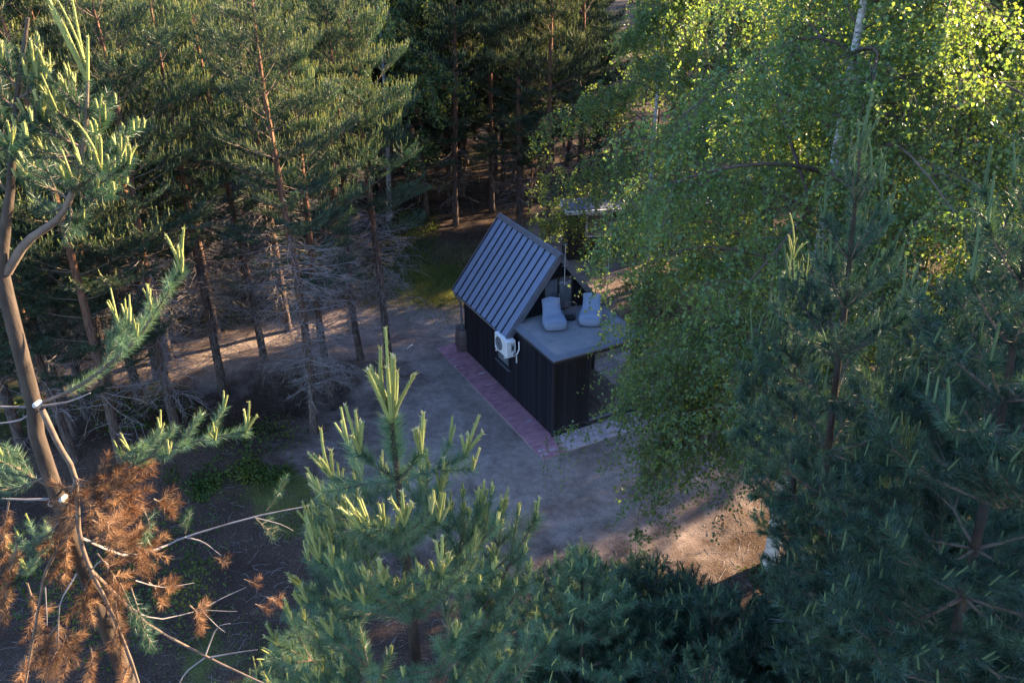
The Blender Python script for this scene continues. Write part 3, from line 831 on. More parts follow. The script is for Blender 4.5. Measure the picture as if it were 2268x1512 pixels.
NEAR = [M['branch'], M['needle_near']]
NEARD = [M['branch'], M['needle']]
def branch_object(parent, P, rng, side_len, nodes, needle_from, r0, candle_len, per_m=520, nl=0.058, nw=0.0024, mats=None, order=2, n_cand=3, cand_share=1.0, name='branch', solo=True):
    """one branch of a near pine: wood and needles in one mesh, each candle a child"""
    tb_, (a0, a1), tips = limb_from(P, rng, side_len, nodes, needle_from, 0.28, order, UP, r0)
    mb = MB(); add_tubes(mb, tb_, 0, 5)
    needles(mb, a0, a1, per_m, nl, nw, 0.85, rng, 1)
    objs, c0, c1 = [], [], []
    if candle_len and solo:
        tp, td = tips[0]
        needles(mb, [tp - td * 0.10], [tp], 1500, nl * 1.2, nw, 0.8, rng, 1)
    if candle_len:
        for i, (p, d) in enumerate(tips):
            if i > 0 and rng.uniform() > cand_share: continue
            L = candle_len * (1.0 if i == 0 else 0.6) * rng.uniform(0.75, 1.2)
            m = nrm(d * 0.35 + UP)
            lst = [(p - m * 0.01, m, L)]
            for k in range(n_cand if i == 0 else max(0, n_cand - 2)):
                s = nrm(np.cross(m, rng.normal(size=3)))
                lst.append((p, nrm(m + s * rng.uniform(0.18, 0.42)), L * rng.uniform(0.4, 0.75)))
            for (q, dd, l) in lst:
                if i == 0 and solo: objs.append((q, dd, l))
                else: c0.append(q); c1.append(q + dd * l)
    mm = list(mats or NEAR)
    if c0:
        c0, c1 = np.array(c0), np.array(c1)
        mb.tubes(np.stack([c0, c0 * 0.5 + c1 * 0.5, c1], 1), np.tile([0.008, 0.007, 0.005], (len(c0), 1)), 4, 2, rng.uniform(0.2, 0.9, len(c0)))
        needles(mb, c0, c1, 200, 0.022, 0.005, 0.4, rng, 2); mm.append(M['candle'])
    o = mb.build(name, mm, parent)
    if candle_len:
        for (p, d, L) in objs: candle_obj(o, p, d, L, rng)
    return o

def trunk_obj(parent, P, radii, name='trunk', n=9, mat='young_bark'):
    return MB().tubes([P], [radii], n).build(name, M[mat], parent)

POOL = []
def make_pool(kind, needle, per_m=560, nl=0.080, nw=0.0056):
    rng = np.random.default_rng(300 + kind)
    for L in (0.45, 0.8, 1.2, 1.65):
        for j in range(3):
            P = curve_branch(L, 0.10, 0.20, rng, 7)
            nodes = (0.5,) if L < 0.5 else ((0.35, 0.6, 0.8) if L < 1.0 else (0.28, 0.42, 0.56, 0.7, 0.84))
            tb_, (a0, a1), tips = limb_from(P, rng, 0.14 + L * 0.42, nodes, 0.05 if L < 1 else 0.12, 0.24, 2, UP, 0.009 + 0.006 * L)
            mb = MB(); add_tubes(mb, tb_, 0, 4)
            needles(mb, a0, a1, per_m, nl, nw, 0.85, rng, 1)
            tp, td = tips[0]; needles(mb, [tp - td * 0.10], [tp], 900, nl * 1.15, nw, 0.8, rng, 1)
            c0 = np.array([p for p, _ in tips[1:]]); c1 = c0 + nrm(np.array([d for _, d in tips[1:]]) * 0.5 + UP) * rng.uniform(0.05, 0.14, len(c0))[:, None]
            k = rng.uniform(0, 1, len(c0)) < 0.4
            if k.any():
                mb.tubes(np.stack([c0[k], c0[k] * .5 + c1[k] * .5, c1[k]], 1), np.tile([0.008, 0.007, 0.005], (k.sum(), 1)), 4, 2)
                needles(mb, c0[k], c1[k], 180, 0.022, 0.006, 0.4, rng, 2)
            POOL.append((kind, L, mb.mesh('branch', [M['branch'], M[needle], M['candle_shaded' if kind == 0 else 'candle']]), tips[0]))
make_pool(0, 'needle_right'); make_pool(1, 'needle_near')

def near_pine(label, x, y, top, seed, whorls=7, spacing=0.42, first=0.32, grow=0.28, Lmax=1.7, leader=0.3, cand=0.2, kind=0, group=None, lean=(0, 0), npw=5, r_top=0.010, base_r=0.10, n_cand=2, wcut=99):
    """a pine near the camera: every branch an object (shared meshes), every large candle a child of its branch"""
    rng = np.random.default_rng(seed)
    t = thing('pine_tree', label, 'pine tree', (x, y, 0), 0, group)
    zs = np.linspace(-0.2, top, 14)
    fx = lambda z: np.array([lean[0] * (z - top) / top + 0.05 * math.sin(z * 0.9 + seed), lean[1] * (z - top) / top + 0.05 * math.sin(z * 0.7 + seed * 2), z])
    trunk_obj(t, np.array([fx(z) for z in zs]), np.interp(zs, [-0.2, top - 1.5, top], [base_r, 0.024, r_top]))
    mb = MB(); S = [fx(z) for z in np.linspace(top - spacing * 2.4, top, 12)]
    needles(mb, S[:-1], S[1:], 800, 0.08, 0.0056, 0.9, rng, 0)
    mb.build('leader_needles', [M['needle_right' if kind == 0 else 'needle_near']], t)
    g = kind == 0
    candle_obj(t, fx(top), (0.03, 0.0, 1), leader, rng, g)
    for k in range(5):
        a = k * 1.257 + rng.uniform(-.2, .2)
        candle_obj(t, fx(top) - UP * 0.01, nrm(np.array([math.cos(a) * 0.34, math.sin(a) * 0.34, 1])), leader * rng.uniform(0.4, 0.7), rng, g)
    a0 = rng.uniform(0, 6.28); zlow = max(2.5, top - 8.5); z = top; w = 0
    pool = [q for q in POOL if q[0] == kind]
    while True:
        z = z - spacing * (0.92 + 0.03 * w) * rng.uniform(0.9, 1.1)
        if w > whorls + 6 or z < zlow: break
        L = min(Lmax, first + grow * w) * (1 if w < wcut else 0.5)
        el = math.radians(max(2, 54 - 7.0 * w))
        nb = npw + (1 if 1 < w < whorls else 0) - (2 if w > whorls else 0)
        for k in range(nb):
            a = a0 + w * 0.7 + k * 6.283 / nb + rng.normal(0, 0.15)
            l = L * rng.uniform(0.8, 1.2)
            cs = sorted(pool, key=lambda q: abs(math.log(q[1] / l)))[:3]
            _, pl_, me, (tp, td) = cs[rng.integers(0, 3)]
            sc = l / pl_
            mat = Matrix.Translation(Vector(fx(z))) @ Matrix.Rotation(a, 4, 'Z') @ Matrix.Rotation(-(el - 0.10) + rng.normal(0, 0.07), 4, 'Y') @ Matrix.Rotation(rng.normal(0, 0.15), 4, 'X') @ Matrix.Scale(sc, 4)
            o = link('branch', me, t, 0, mat)
            if w < 5:
                R3 = mat.to_3x3().normalized(); upl = np.array(R3.transposed() @ Vector((0, 0, 1)))
                d = np.array(td) * 0.3 + upl
                n_c = n_cand if w < 3 else 1
                for c in range(n_c):
                    dd = nrm(d + (0 if c == 0 else 1) * rng.normal(0, 0.28, 3))
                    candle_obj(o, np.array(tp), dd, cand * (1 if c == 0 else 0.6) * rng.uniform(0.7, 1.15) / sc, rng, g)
        w += 1
    return t

def pine_meshes(seed, H=12.3, cb=6.3, Rm=1.9, per_m=130, nl=0.085, nw=0.006, spacing=0.52, order=2, dead=34, candles=True, needle='needle', thin=4, rbase=0.13, twig_n=3, deep=2):
    """a whole pine as three meshes: trunk, crown, dead branches (about the origin)"""
    rng = np.random.default_rng(seed)
    sx, sy, ph = rng.normal(0, 0.10), rng.normal(0, 0.10), rng.uniform(0, 6)
    fx = lambda z: np.array([sx * math.sin(z * 0.45 + ph) - sx * math.sin(ph), sy * math.sin(z * 0.38 + ph) - sy * math.sin(ph), z])
    zs = np.linspace(-0.3, H, 18)
    tm = MB().tubes([[fx(z) for z in zs]], [np.interp(zs, [-0.3, 0.3, H * 0.6, H], [rbase * 1.25, rbase, rbase * 0.6, 0.012])], 8)
    cr = MB(); tubes, s0, s1, tips = [], [], [], []
    z = H - 0.25; w = 0
    while z > cb:
        f = (H - z) / (H - cb)
        Lp = Rm * (0.16 + 1.05 * f ** 0.75) * (1 - 0.45 * max(0, f - 0.62) / 0.38)
        el = math.radians(52 - 48 * f ** 0.8)
        nb = 5 if f < 0.75 else 4
        a0 = rng.uniform(0, 6.28)
        for k in range(nb):
            if f > 0.5 and rng.uniform() < 0.22: continue
            l = Lp * rng.uniform(0.65, 1.25)
            P = rotz(curve_branch(l, el + rng.normal(0, 0.14), 0.16, rng), a0 + k * 6.283 / nb + rng.normal(0, 0.2)) + fx(z + rng.normal(0, 0.05))
            nodes = (0.55,) if l < 0.6 else ((0.42, 0.7) if l < 1.1 else (0.38, 0.55, 0.75))
            t_, (a_, b_), tp = limb_from(P, rng, l * 0.55, nodes, 0.4 if f < 0.5 else 0.55, 0.22, order, UP, 0.008 + 0.012 * f)
            tubes += t_; s0 += a_; s1 += b_; tips += tp
        z -= spacing * rng.uniform(0.8, 1.15); w += 1
    add_tubes(cr, tubes, 0, thin)
    s0, s1 = np.array(s0), np.array(s1)
    needles(cr, s0, s1, per_m, nl, nw, 0.85, rng, 1)
    if candles:
        tp = np.array([p for p, _ in tips]); td = np.array([d for _, d in tips])
        top = tp[:, 2] > cb + (H - cb) * 0.35
        tp, td = tp[top], td[top]
        m = nrm(td * 0.3 + UP + rng.normal(0, 0.12, tp.shape))
        L = rng.uniform(0.08, 0.2, len(tp))[:, None]
        needles(cr, tp, tp + m * L, per_m * 1.1, nl * 0.35, nw * 1.3, 0.35, rng, 2)
    dm = MB()
    if dead:
        T1, T2 = [], []
        for i in range(dead):
            z = rng.uniform(1.2, cb + 0.6); l = rng.uniform(0.5, 1.7) * (0.65 + 0.35 * z / cb)
            a = rng.uniform(0, 6.28); el = rng.uniform(-0.35, 0.35)
            t = np.linspace(0, 1, 5)
            P = np.stack([l * t * math.cos(el), 0.10 * l * np.sin(t * 3 + a), l * (t * math.sin(el) - 0.28 * t * t + 0.16 * t ** 4)], -1)
            P = rotz(P, a) + fx(z)
            T1.append((P, np.linspace(0.012, 0.0035, 5)))
            for j in range(rng.integers(3, 7)):
                tt = rng.uniform(0.25, 0.95); q = np.array([np.interp(tt, t, P[:, c]) for c in range(3)])
                d = nrm(nrm(P[-1] - P[0]) + rng.normal(0, 0.75, 3) * [1, 1, 0.6]); l2 = l * rng.uniform(0.2, 0.5)
                x3 = np.array([0, 0.5, 1.0])
                Q = q + d * l2 * x3[:, None] - UP * (0.22 * l2 * x3 ** 2)[:, None]
                T2.append((Q, np.array([0.0055, 0.004, 0.0022])))
                for h in range(rng.integers(1, 2 + deep)):
                    d3 = nrm(d + rng.normal(0, 0.7, 3)); l3 = l2 * rng.uniform(0.3, 0.6); q3 = Q[1] if h % 2 else Q[1] * 0.4 + Q[2] * 0.6
                    T2.append((q3 + d3 * l3 * x3[:, None] - UP * (0.2 * l3 * x3 ** 2)[:, None], np.array([0.0038, 0.003, 0.0018])))
        dm.tubes(np.array([p for p, _ in T1]), np.array([r for _, r in T1]), 4, 0, rng.uniform(0, 1, len(T1)))
        dm.tubes(np.array([p for p, _ in T2]), np.array([r for _, r in T2]), twig_n, 0, rng.uniform(0, 1, len(T2)))
    return (tm.mesh('trunk', [M['pine_bark']]), cr.mesh('crown', [M['branch'], M[needle], M['candle']]), dm.mesh('dead_branches', [M['twig']]) if dead else None)

def place_pine(kit, label, x, y, s=1.0, rz=0.0, group=None, lean=(0, 0), cat='pine tree', name='pine_tree', sz=None):
    t = thing(name, label, cat, (x, y, float(ground_z(np.array(x), np.array(y))) - 0.02), 0, group)
    t.rotation_euler = (lean[0], lean[1], rz); t.scale = (s, s, s if sz is None else sz)
    for nm, me in zip(('trunk', 'crown', 'dead_branches'), kit):
        if me is not None: link(nm, me, t)
    return t

# ------------------------------------------------------------------ birch generator
def leaves(mb, B, rng, size, mat, down=0.6, tint=None):
    n = len(B)
    d = nrm(rng.normal(size=(n, 3)) * 0.8 - UP * down)
    s = nrm(np.cross(d, nrm(rng.normal(size=(n, 3)))))
    nn = np.cross(d, s)
    L = (size * rng.uniform(0.7, 1.25, n))[:, None]; W = L * 0.42
    V = np.stack([B, B + d * L * 0.45 + s * W + nn * L * 0.08, B + d * L, B + d * L * 0.45 - s * W + nn * L * 0.08], 1).reshape(-1, 3)
    ts = rng.uniform(0, 1, n) if tint is None else tint
    mb.add(V, np.arange(4 * n).reshape(-1, 4), mat, np.repeat(ts, 4))

def birch_meshes(seed, H=16.5, cb=3.2, Rm=4.4, limbs=34, sec=8, twigs=9, lpt=30, size=0.062, r0=0.17, droop=1.0, bias=None, extra=()):
    rng = np.random.default_rng(seed)
    sx, sy = rng.normal(0, 0.35), rng.normal(0, 0.35)
    fx = lambda z: np.array([sx * math.sin(z * 0.22), sy * math.sin(z * 0.25), z])
    zs = np.linspace(-0.3, H, 20)
    tm = MB().tubes([[fx(z) for z in zs]], [np.interp(zs, [-0.3, 0.4, H * 0.5, H], [r0 * 1.3, r0, r0 * 0.6, 0.012])], 10)
    cr = MB(); big, small, tw, LB_, TT = [], [], [], [], []
    bigw = []
    for i in range(limbs + len(extra)):
        f = (i + rng.uniform(0, 1)) / limbs if i < limbs else 0.3
        z = cb + (H - 0.6 - cb) * f ** 0.95
        a = i * 2.39996 + rng.normal(0, 0.25)
        rad = Rm * (0.72 + 0.45 * math.sin(math.pi * min(1, f * 1.15 + 0.12))) * (1 - f ** 2.2 * 0.85) * rng.uniform(0.75, 1.12)
        if bias is not None: rad *= 1 + bias[1] * math.cos(a - bias[0])
        el = rng.uniform(0.65, 0.95) if f > 0.15 else rng.uniform(0.25, 0.5)
        if i >= limbs:
            z, a, rad = extra[i - limbs]; el = 0.5
        t = np.linspace(0, 1, 8)
        rise = rad * math.tan(el) * 0.75
        P = np.stack([rad * t ** 0.9, 0.12 * rad * np.sin(t * 3 + i), rise * (t * 1.3 - (0.85 + 0.45 * droop) * t * t)], -1)
        P = rotz(P, a) + fx(z)
        rr = np.linspace(max(0.012, r0 * 0.32 * (1 - f) + 0.012), 0.006, 8)
        big.append((P, rr))
        sources = [(P, 0.3)]
        for j in range(sec):
            tt = 0.22 + 0.78 * (j + rng.uniform(0, 1)) / sec
            q = np.array([np.interp(tt, t, P[:, c]) for c in range(3)])
            out = nrm(np.array([math.cos(a), math.sin(a), 0]) * 0.7 + rng.normal(0, 0.75, 3) * [1, 1, 0.25] + UP * 0.15)
            l = rng.uniform(0.7, 1.5) * (0.55 + 0.45 * rad / Rm)
            x = np.linspace(0, 1, 4)
            Q = q + out * l * x[:, None] - UP * (0.45 * droop * l * x ** 2)[:, None]
            small.append((Q, np.linspace(0.008, 0.003, 4)))
            sources.append((Q, 0.1))
        for (S, lo) in sources:
            ks = np.linspace(0, 1, len(S))
            for h in range(twigs):
                tt = rng.uniform(lo, 1)
                q = np.array([np.interp(tt, ks, S[:, c]) for c in range(3)])
                d = nrm(rng.normal(0, 0.55, 3) - UP * 0.9 * droop)
                l = rng.uniform(0.4, 1.25)
                x = np.array([0, 0.5, 1.0])
                Q = q + d * l * x[:, None] - UP * (0.3 * l * x ** 2)[:, None]
                tw.append((Q, np.array([0.0042, 0.003, 0.002])))
                m = rng.integers(int(lpt * 0.6), int(lpt * 1.3))
                u = rng.uniform(0.05, 1.05, m)
                B = np.stack([np.interp(u, x, Q[:, c]) for c in range(3)], -1) + rng.normal(0, 0.045, (m, 3))
                LB_.append(B); TT.append(np.clip(rng.uniform(0.1, 0.9) + rng.normal(0, 0.15, m), 0, 1))
    for L_, m_ in ((bigw, 2), (big, 0), (small, 0)):
        if L_: cr.tubes(np.array([p for p, _ in L_]), np.array([r for _, r in L_]), 5 if m_ == 2 else 4, m_)
    cr.tubes(np.array([p for p, _ in tw]), np.array([r for _, r in tw]), 3, 0)
    leaves(cr, np.vstack(LB_), rng, size, 1, 0.6, np.concatenate(TT))
    return (tm.mesh('trunk', [M['birch_bark']]), cr.mesh('crown', [M['birch_twig'], M['birch_leaf'], M['birch_bark']]), None)

#@@TREES@@
# ------------------------------------------------------------------ trees
BIRCH_A = birch_meshes(5, Rm=4.1, cb=3.8, limbs=34, sec=10, twigs=10, lpt=28, size=0.066, extra=[(4.6, 3.40, 3.0), (5.2, 3.05, 3.0), (5.0, 3.75, 3.0), (5.6, 3.25, 2.9), (6.2, 2.9, 2.9), (6.6, 3.6, 3.0), (7.6, 3.2, 3.3), (8.6, 2.85, 3.4), (5.4, 4.1, 2.6), (7.2, 3.9, 3.0), (9.4, 3.4, 3.6),
    (6.0, 4.7, 2.2), (7.4, 4.35, 2.4), (8.4, 5.0, 2.4), (9.4, 4.6, 2.4), (10.4, 4.95, 2.3), (11.4, 4.4, 2.2), (12.2, 5.1, 2.0), (5.2, 5.0, 2.0), (4.3, 3.22, 3.9), (4.0, 3.5, 3.5)])
BIRCH_B = birch_meshes(9, H=15.0, cb=3.5, Rm=3.7, limbs=28, sec=8, twigs=8, lpt=26, size=0.092, r0=0.13)
BIRCH_C = birch_meshes(14, H=12.5, cb=1.3, Rm=3.5, limbs=28, sec=8, twigs=9, lpt=26, size=0.082, r0=0.12)
BR = ((BIRCH_A, 'large drooping birch with white trunk spreading over the right end of the cabin', 5.9, 15.2, 1.0, 0.0),
      (BIRCH_C, 'low branched birch behind the large drooping one, beside the metal roof', 6.6, 23.8, 1.0, 2.0),
      (BIRCH_B, 'sunlit birch at the upper right, behind the right pines', 12.2, 18.2, 1.08, 4.0),
      (BIRCH_A, 'tall birch in the sun at the top right edge', 17.5, 30.5, 0.95, 0.4),
      (BIRCH_C, 'birch hiding most of the flat roofed cabin with the white edge', 5.2, 30.6, 1.0, 5.2),
      (BIRCH_B, 'sunny birch between the right pines and the big drooping birch', 8.6, 16.6, 1.05, 5.0),
      (BIRCH_B, 'birch at the right edge under the sunlit crowns', 14.5, 16.4, 1.0, 3.3),
      (BIRCH_A, 'broad birch behind the sunlit birch, upper right', 12.0, 29.5, 0.95, 2.2),
      (BIRCH_B, 'slender birch among the pines at top centre left', -5.6, 38.0, 0.95, 3.0))
for kit, lb, x, y, s, rz in BR:
    place_pine(kit, lb, x, y, s, rz, None, (0, 0), 'birch tree', 'birch_tree')

MID = [pine_meshes(21, 12.6, 4.7, 2.3, per_m=230, nw=0.0075, spacing=0.44, dead=150, deep=3), pine_meshes(22, 12.2, 5.2, 2.1, per_m=230, nw=0.0075, spacing=0.44, dead=150, deep=3),
       pine_meshes(23, 12.9, 4.6, 2.3, per_m=230, nw=0.0075, spacing=0.44, dead=150, deep=3), pine_meshes(24, 11.6, 4.4, 2.0, per_m=230, nw=0.0075, spacing=0.44, dead=150, deep=3)]
FAR = [pine_meshes(31 + i, 13.0 + i * 0.4, 2.9, 2.35, per_m=95, nl=0.13, nw=0.017, spacing=0.55, order=2, dead=26, needle='needle_far', thin=3, deep=1) for i in range(4)]

mids = [  # trunk foot in the photograph, kit, scale, label
    (398, 985, 0, 1.02, 'pine with reddish trunk and curling dead twigs, left of the middle'),
    (697, 962, 1, 1.04, 'pine with the thick straight trunk standing left of the foreground pine tip'),
    (862, 800, 2, 0.98, 'pine with pale trunk at the left edge of the clearing near the cabin'),
    (497, 872, 3, 1.05, 'slim pine with bent trunk between the two reddish pines'),
    (738, 885, 3, 0.96, 'thin pine close behind the thick straight trunk'),
    (800, 800, 1, 0.92, 'dark trunked pine beside the pale trunked one at the clearing'),
    (590, 826, 2, 0.95, 'pine amid the grey dead twigs left of the clearing'),
    (250, 812, 1, 1.05, 'pine in the deep shade on the left, behind the leaning trunk'),
    (96, 800, 0, 1.0, 'pine in the deep shade near the left edge'),
    (330, 742, 2, 1.0, 'pine standing behind the reddish trunk in the left forest'),
    (640, 735, 0, 0.98, 'pine at the far side of the sunlit sand, left'),
    (450, 700, 3, 1.0, 'pine at the back of the left forest, above the sand strip'),
    (770, 655, 1, 0.95, 'pine at the grass edge behind the pale trunk'),
    (150, 690, 3, 1.05, 'pine far back at left among dark crowns'),
]
used = []
rng = np.random.default_rng(77)
for (px, py, k, s, lb) in mids:
    p = ground_at(px, py)
    place_pine(MID[k], lb, p[0], p[1], s, rng.uniform(0, 6.28), None, (rng.normal(0, .02), rng.normal(0, .02)))
    used.append(p[:2])
backs = [  # the row of dark trunks behind the cabin
    (1152, 512, 0, 'dark pine with thick trunk straight behind the cabin ridge'),
    (1215, 520, 2, 'pine right of the thick dark trunk behind the cabin'),
    (1090, 470, 1, 'pine left of the sunny glade behind the cabin'),
    (1010, 500, 3, 'pine at the left end of the row behind the cabin'),
    (945, 480, 0, 'pine in the row behind the grass, left of the cabin roof'),
    (1275, 470, 1, 'pine next to the white edged roof behind the birch'),
]
for (px, py, k, lb) in backs:
    p = ground_at(px, py)
    place_pine(FAR[k], lb, p[0], p[1], 1.0, rng.uniform(0, 6.28))
    used.append(p[:2])
# forest fill
SX, SY = math.sin(SUN_AZ), math.cos(SUN_AZ)
def in_gap(x, y):
    # openings in the wood through which the low sun reaches the sand
    for (gx_, gy_, w_) in ((2.5, 17.8, 0.0), (-1.6, 29.6, 1.9), (-0.7, 39.3, 1.0), (14.0, 18.5, 2.6)):
        dx, dy = x - gx_, y - gy_
        if dx * SX + dy * SY > 3 and abs(dx * SY - dy * SX) < w_: return True
    return False
def free(x, y, dmin):
    return not in_gap(x, y) and all((x - a) ** 2 + (y - b) ** 2 > dmin ** 2 for a, b in used)
used += [(b[2], b[3]) for b in BR]
def fill(n, x0, x1, y0, y1, dmin, kits, label, group, s0=0.9, s1=1.12, cond=None):
    c = 0; tries = 0
    while c < n and tries < n * 60:
        tries += 1
        x, y = rng.uniform(x0, x1), rng.uniform(y0, y1)
        if cond and not cond(x, y): continue
        if not free(x, y, dmin): continue
        used.append((x, y))
        place_pine(kits[rng.integers(0, len(kits))], label, x, y, rng.uniform(s0, s1), rng.uniform(0, 6.28), group, (rng.normal(0, .025), rng.normal(0, .025)))
        c += 1
in_view = lambda x, y: abs(x) < 0.64 * y + 3
fill(54, -24, -7.5, 18, 38, 1.35, MID + FAR, 'pine in the crowded dark stand at the left side', 'pines of the left stand', cond=lambda x, y: in_view(x, y) and x < -8.5 - 0.2 * (y - 19))
fill(100, -28, 3.5, 38.5, 56, 1.45, FAR, 'pine in the dark forest behind the clearing', 'pines behind the clearing', cond=in_view)
fill(34, 4, 40, 27, 56, 2.0, FAR, 'pine in the forest behind the birches', 'pines behind the birches', cond=lambda x, y: in_view(x, y) and x > 13.5 - 0.25 * (y - 27) * 1.2 and not (0 < x < 10 and y < 39))
fill(26, -14, 5, 37.5, 54, 1.1, FAR, 'young dark pine under the tall trees behind the clearing', 'young pines behind the clearing', 0.45, 0.65, cond=in_view)
fill(110, -60, 60, 57, 112, 2.9, FAR, 'far pine along the top of the picture', 'pines at the far top', 0.95, 1.2, cond=in_view)
fill(13, 9.5, 22, 1.5, 13.5, 2.1, FAR, 'unseen pine added just right of the picture to shade the foreground', 'added shade pines right of the picture', 1.12, 1.3, cond=lambda x, y: x > 0.64 * y + 3.6)  # out of view; added to keep the sun off the near pines
fill(24, 14, 46, 4, 34, 2.7, FAR, 'pine added on the sunny side, right of the birches, to cast shade', 'added shade pines on the sunny side', 1.1, 1.3, cond=lambda x, y: y < 0.9 * x + 2 and not in_view(x, y) or x > 19)  # mostly out of view; added and scaled up for the shade they throw

#@@NEAR@@
# ------------------------------------------------------------------ pines near the camera
def hang(Y, pts):
    return np.array([at(px, py, Y + (q[0] if q else 0)) for px, py, *q in pts])
def spline(P, k=9):
    """smooth polyline through the given points"""
    P = np.asarray(P, float); n = len(P)
    if n < 3: return np.array([P[0] * (1 - t) + P[-1] * t for t in np.linspace(0, 1, 4)])
    Q = np.vstack([2 * P[0] - P[1], P, 2 * P[-1] - P[-2]]); out = []
    for t in np.linspace(0, n - 1 - 1e-6, k):
        i = int(t); f = t - i; a, b, c, d = Q[i:i + 4]
        out.append(0.5 * ((2 * b) + (c - a) * f + (2 * a - 5 * b + 4 * c - d) * f * f + (3 * b - a - 3 * c + d) * f ** 3))
    return np.array(out)

# the young pine whose pale tip stands before the sand
rng = np.random.default_rng(501)
FY, FS = 3.15, 0.78
tip = at(866, 930, FY)
fp = thing('pine_tree', 'young pine with pale upright candles, its bright tip before the sand', 'pine tree', (tip[0], FY, 0))
loc = np.array([tip[0], FY, 0])
zs = np.linspace(-0.2, tip[2], 16)
fpx = lambda z: np.array([0.02 * math.sin(z * 1.3) - 0.02 * math.sin(tip[2] * 1.3), 0, z])
trunk_obj(fp, np.array([fpx(z) for z in zs]), np.interp(zs, [-0.2, tip[2] - 2, tip[2] - 0.5, tip[2]], [0.10, 0.034, 0.020, 0.011]))
mb = MB(); S = [fpx(z) for z in np.linspace(tip[2] - 0.95, tip[2], 14)]
needles(mb, S[:-1], S[1:], 1700, 0.072, 0.0028, 0.95, rng, 0, None, 0.1)
needles(mb, S[-4:-1], S[-3:], 2600, 0.095, 0.0030, 0.85, rng, 0, None, 0.15)
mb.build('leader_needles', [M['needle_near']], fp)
def crown_of_candles(parent, p, main, n, rng, spread=0.4, lo=0.4, hi=0.75):
    candle_obj(parent, p, (rng.normal(0, .04), rng.normal(0, .04), 1), main, rng)
    for k in range(n):
        a = k * 6.283 / n + rng.uniform(-.3, .3); s = spread * rng.uniform(0.6, 1.1)
        candle_obj(parent, p - UP * 0.012, nrm(np.array([math.cos(a) * s, math.sin(a) * s, 1])), main * rng.uniform(lo, hi), rng)
crown_of_candles(fp, fpx(tip[2]), 0.44, 10, rng, 0.34, 0.45, 0.8)
wz = [at(868, 1062, FY)[2], at(872, 1218, FY)[2], at(878, 1372, FY)[2], at(886, 1535, FY)[2], at(890, 1700, FY)[2]]
FB = [(0, 796, 1000, -0.05, .27), (0, 932, 1000, -0.10, .27), (0, 737, 1062, 0.10, .28), (0, 1030, 1008, 0.22, .24), (0, 872, 985, 0.30, .22),
      (1, 896, 1160, -0.46, .25), (1, 802, 1172, -0.40, .20), (1, 716, 1112, 0.12, .22), (1, 976, 1092, 0.10, .22), (1, 935, 1080, 0.45, .2), (1, 800, 1075, 0.45, .2),
      (2, 979, 1268, -0.52, .23), (2, 708, 1240, -0.25, .25), (2, 1062, 1142, 0.25, .19), (2, 1112, 1134, 0.10, .13), (2, 668, 1302, 0.05, .18), (2, 850, 1290, -0.62, .15), (2, 690, 1170, 0.3, .18),
      (3, 1188, 1146, 0.12, .14), (3, 1165, 1290, -0.1, .10), (3, 612, 1425, -0.10, .16), (3, 735, 1405, -0.42, .14), (3, 1010, 1405, -0.45, .12), (3, 640, 1360, 0.35, .14), (3, 1090, 1240, 0.45, .12),
      (4, 1105, 1462, -0.25, .10), (4, 760, 1490, -0.42, .10), (4, 600, 1520, 0.0, .12), (4, 1215, 1420, 0.2, .10), (4, 1010, 1500, -.3, .1), (4, 680, 1440, .3, .12)]
for w, px, py, dy, cl in FB:
    b = fpx(wz[w]); e = at(px, py, FY + dy * FS) - loc
    L = np.linalg.norm(e - b); mid = b * 0.5 + e * 0.5 - UP * 0.07 * L
    P = spline([b, mid, e], 7)
    nodes = () if L < 0.26 else ((0.55,) if L < 0.36 else ((0.45, 0.72) if L < 0.55 else (0.36, 0.55, 0.75)))
    branch_object(fp, P, rng, 0.17 + 0.24 * L, nodes, 0.0 if w < 2 else (0.15 if w < 3 else 0.42), 0.007 + 0.0024 * w, cl * 0.95, 1150, 0.068, 0.0031, n_cand=5, cand_share=1.0 if w < 3 else 0.7)
for z in np.linspace(3.2, wz[4] - 0.5, 12):
    a = rng.uniform(0, 6.28); l = rng.uniform(0.6, 1.3)
    branch_object(fp, rotz(curve_branch(l, 0.2, 0.1, rng), a) + fpx(z), rng, l * 0.5, (0.4, 0.7), 0.5, 0.016, 0.1, 380, cand_share=0.3)

# the leaning pine along the left edge
rng = np.random.default_rng(502)
LY = 4.6
lpts = hang(LY, [(62, 40), (40, 200), (27, 345), (22, 430), (6, 550), (8, 625), (75, 895), (124, 1092)])
base = lpts[-1].copy()
loc = np.array([base[0] + 0.30, LY + 0.1, 0.0])
lp = thing('pine_tree', 'leaning forked pine at the left edge with cut branch stubs', 'pine tree', tuple(loc))
trP = spline(np.vstack([lpts - loc, [[-0.14, -0.05, base[2] * 0.62], [-0.03, -0.02, base[2] * 0.28], [0, 0, -0.2]]])[::-1], 34)
trR = np.interp(trP[:, 2], [-0.2, 8, at(8, 625, LY)[2], at(25, 400, LY)[2], at(62, 40, LY)[2]], [0.12, 0.066, 0.043, 0.023, 0.009])
trunk_obj(lp, trP, trR, n=10)
def L_(pts, k=9, Y=LY): return spline(hang(Y, pts) - loc, k)
limb = L_([(14, 604), (60, 535), (130, 483), (165, 410), (188, 300), (194, 178)], 14)
MB().tubes([limb], [np.linspace(0.030, 0.009, 14)], 7).build('limb', [M['branch']], lp)
mb = MB(); needles(mb, limb[7:-1], limb[8:], 520, 0.062, 0.0028, 0.95, rng, 0); mb.build('limb_needles', [M['needle_near']], lp)
for (dx, dy_, l) in ((-0.22, 0.0, .58), (-0.34, .1, .36), (0.02, .05, .40), (0.10, 0, .38), (0.26, -.05, .22), (-.1, -.2, .3)):
    candle_obj(lp, limb[-1], nrm(np.array([dx, dy_, 1])), l, rng)
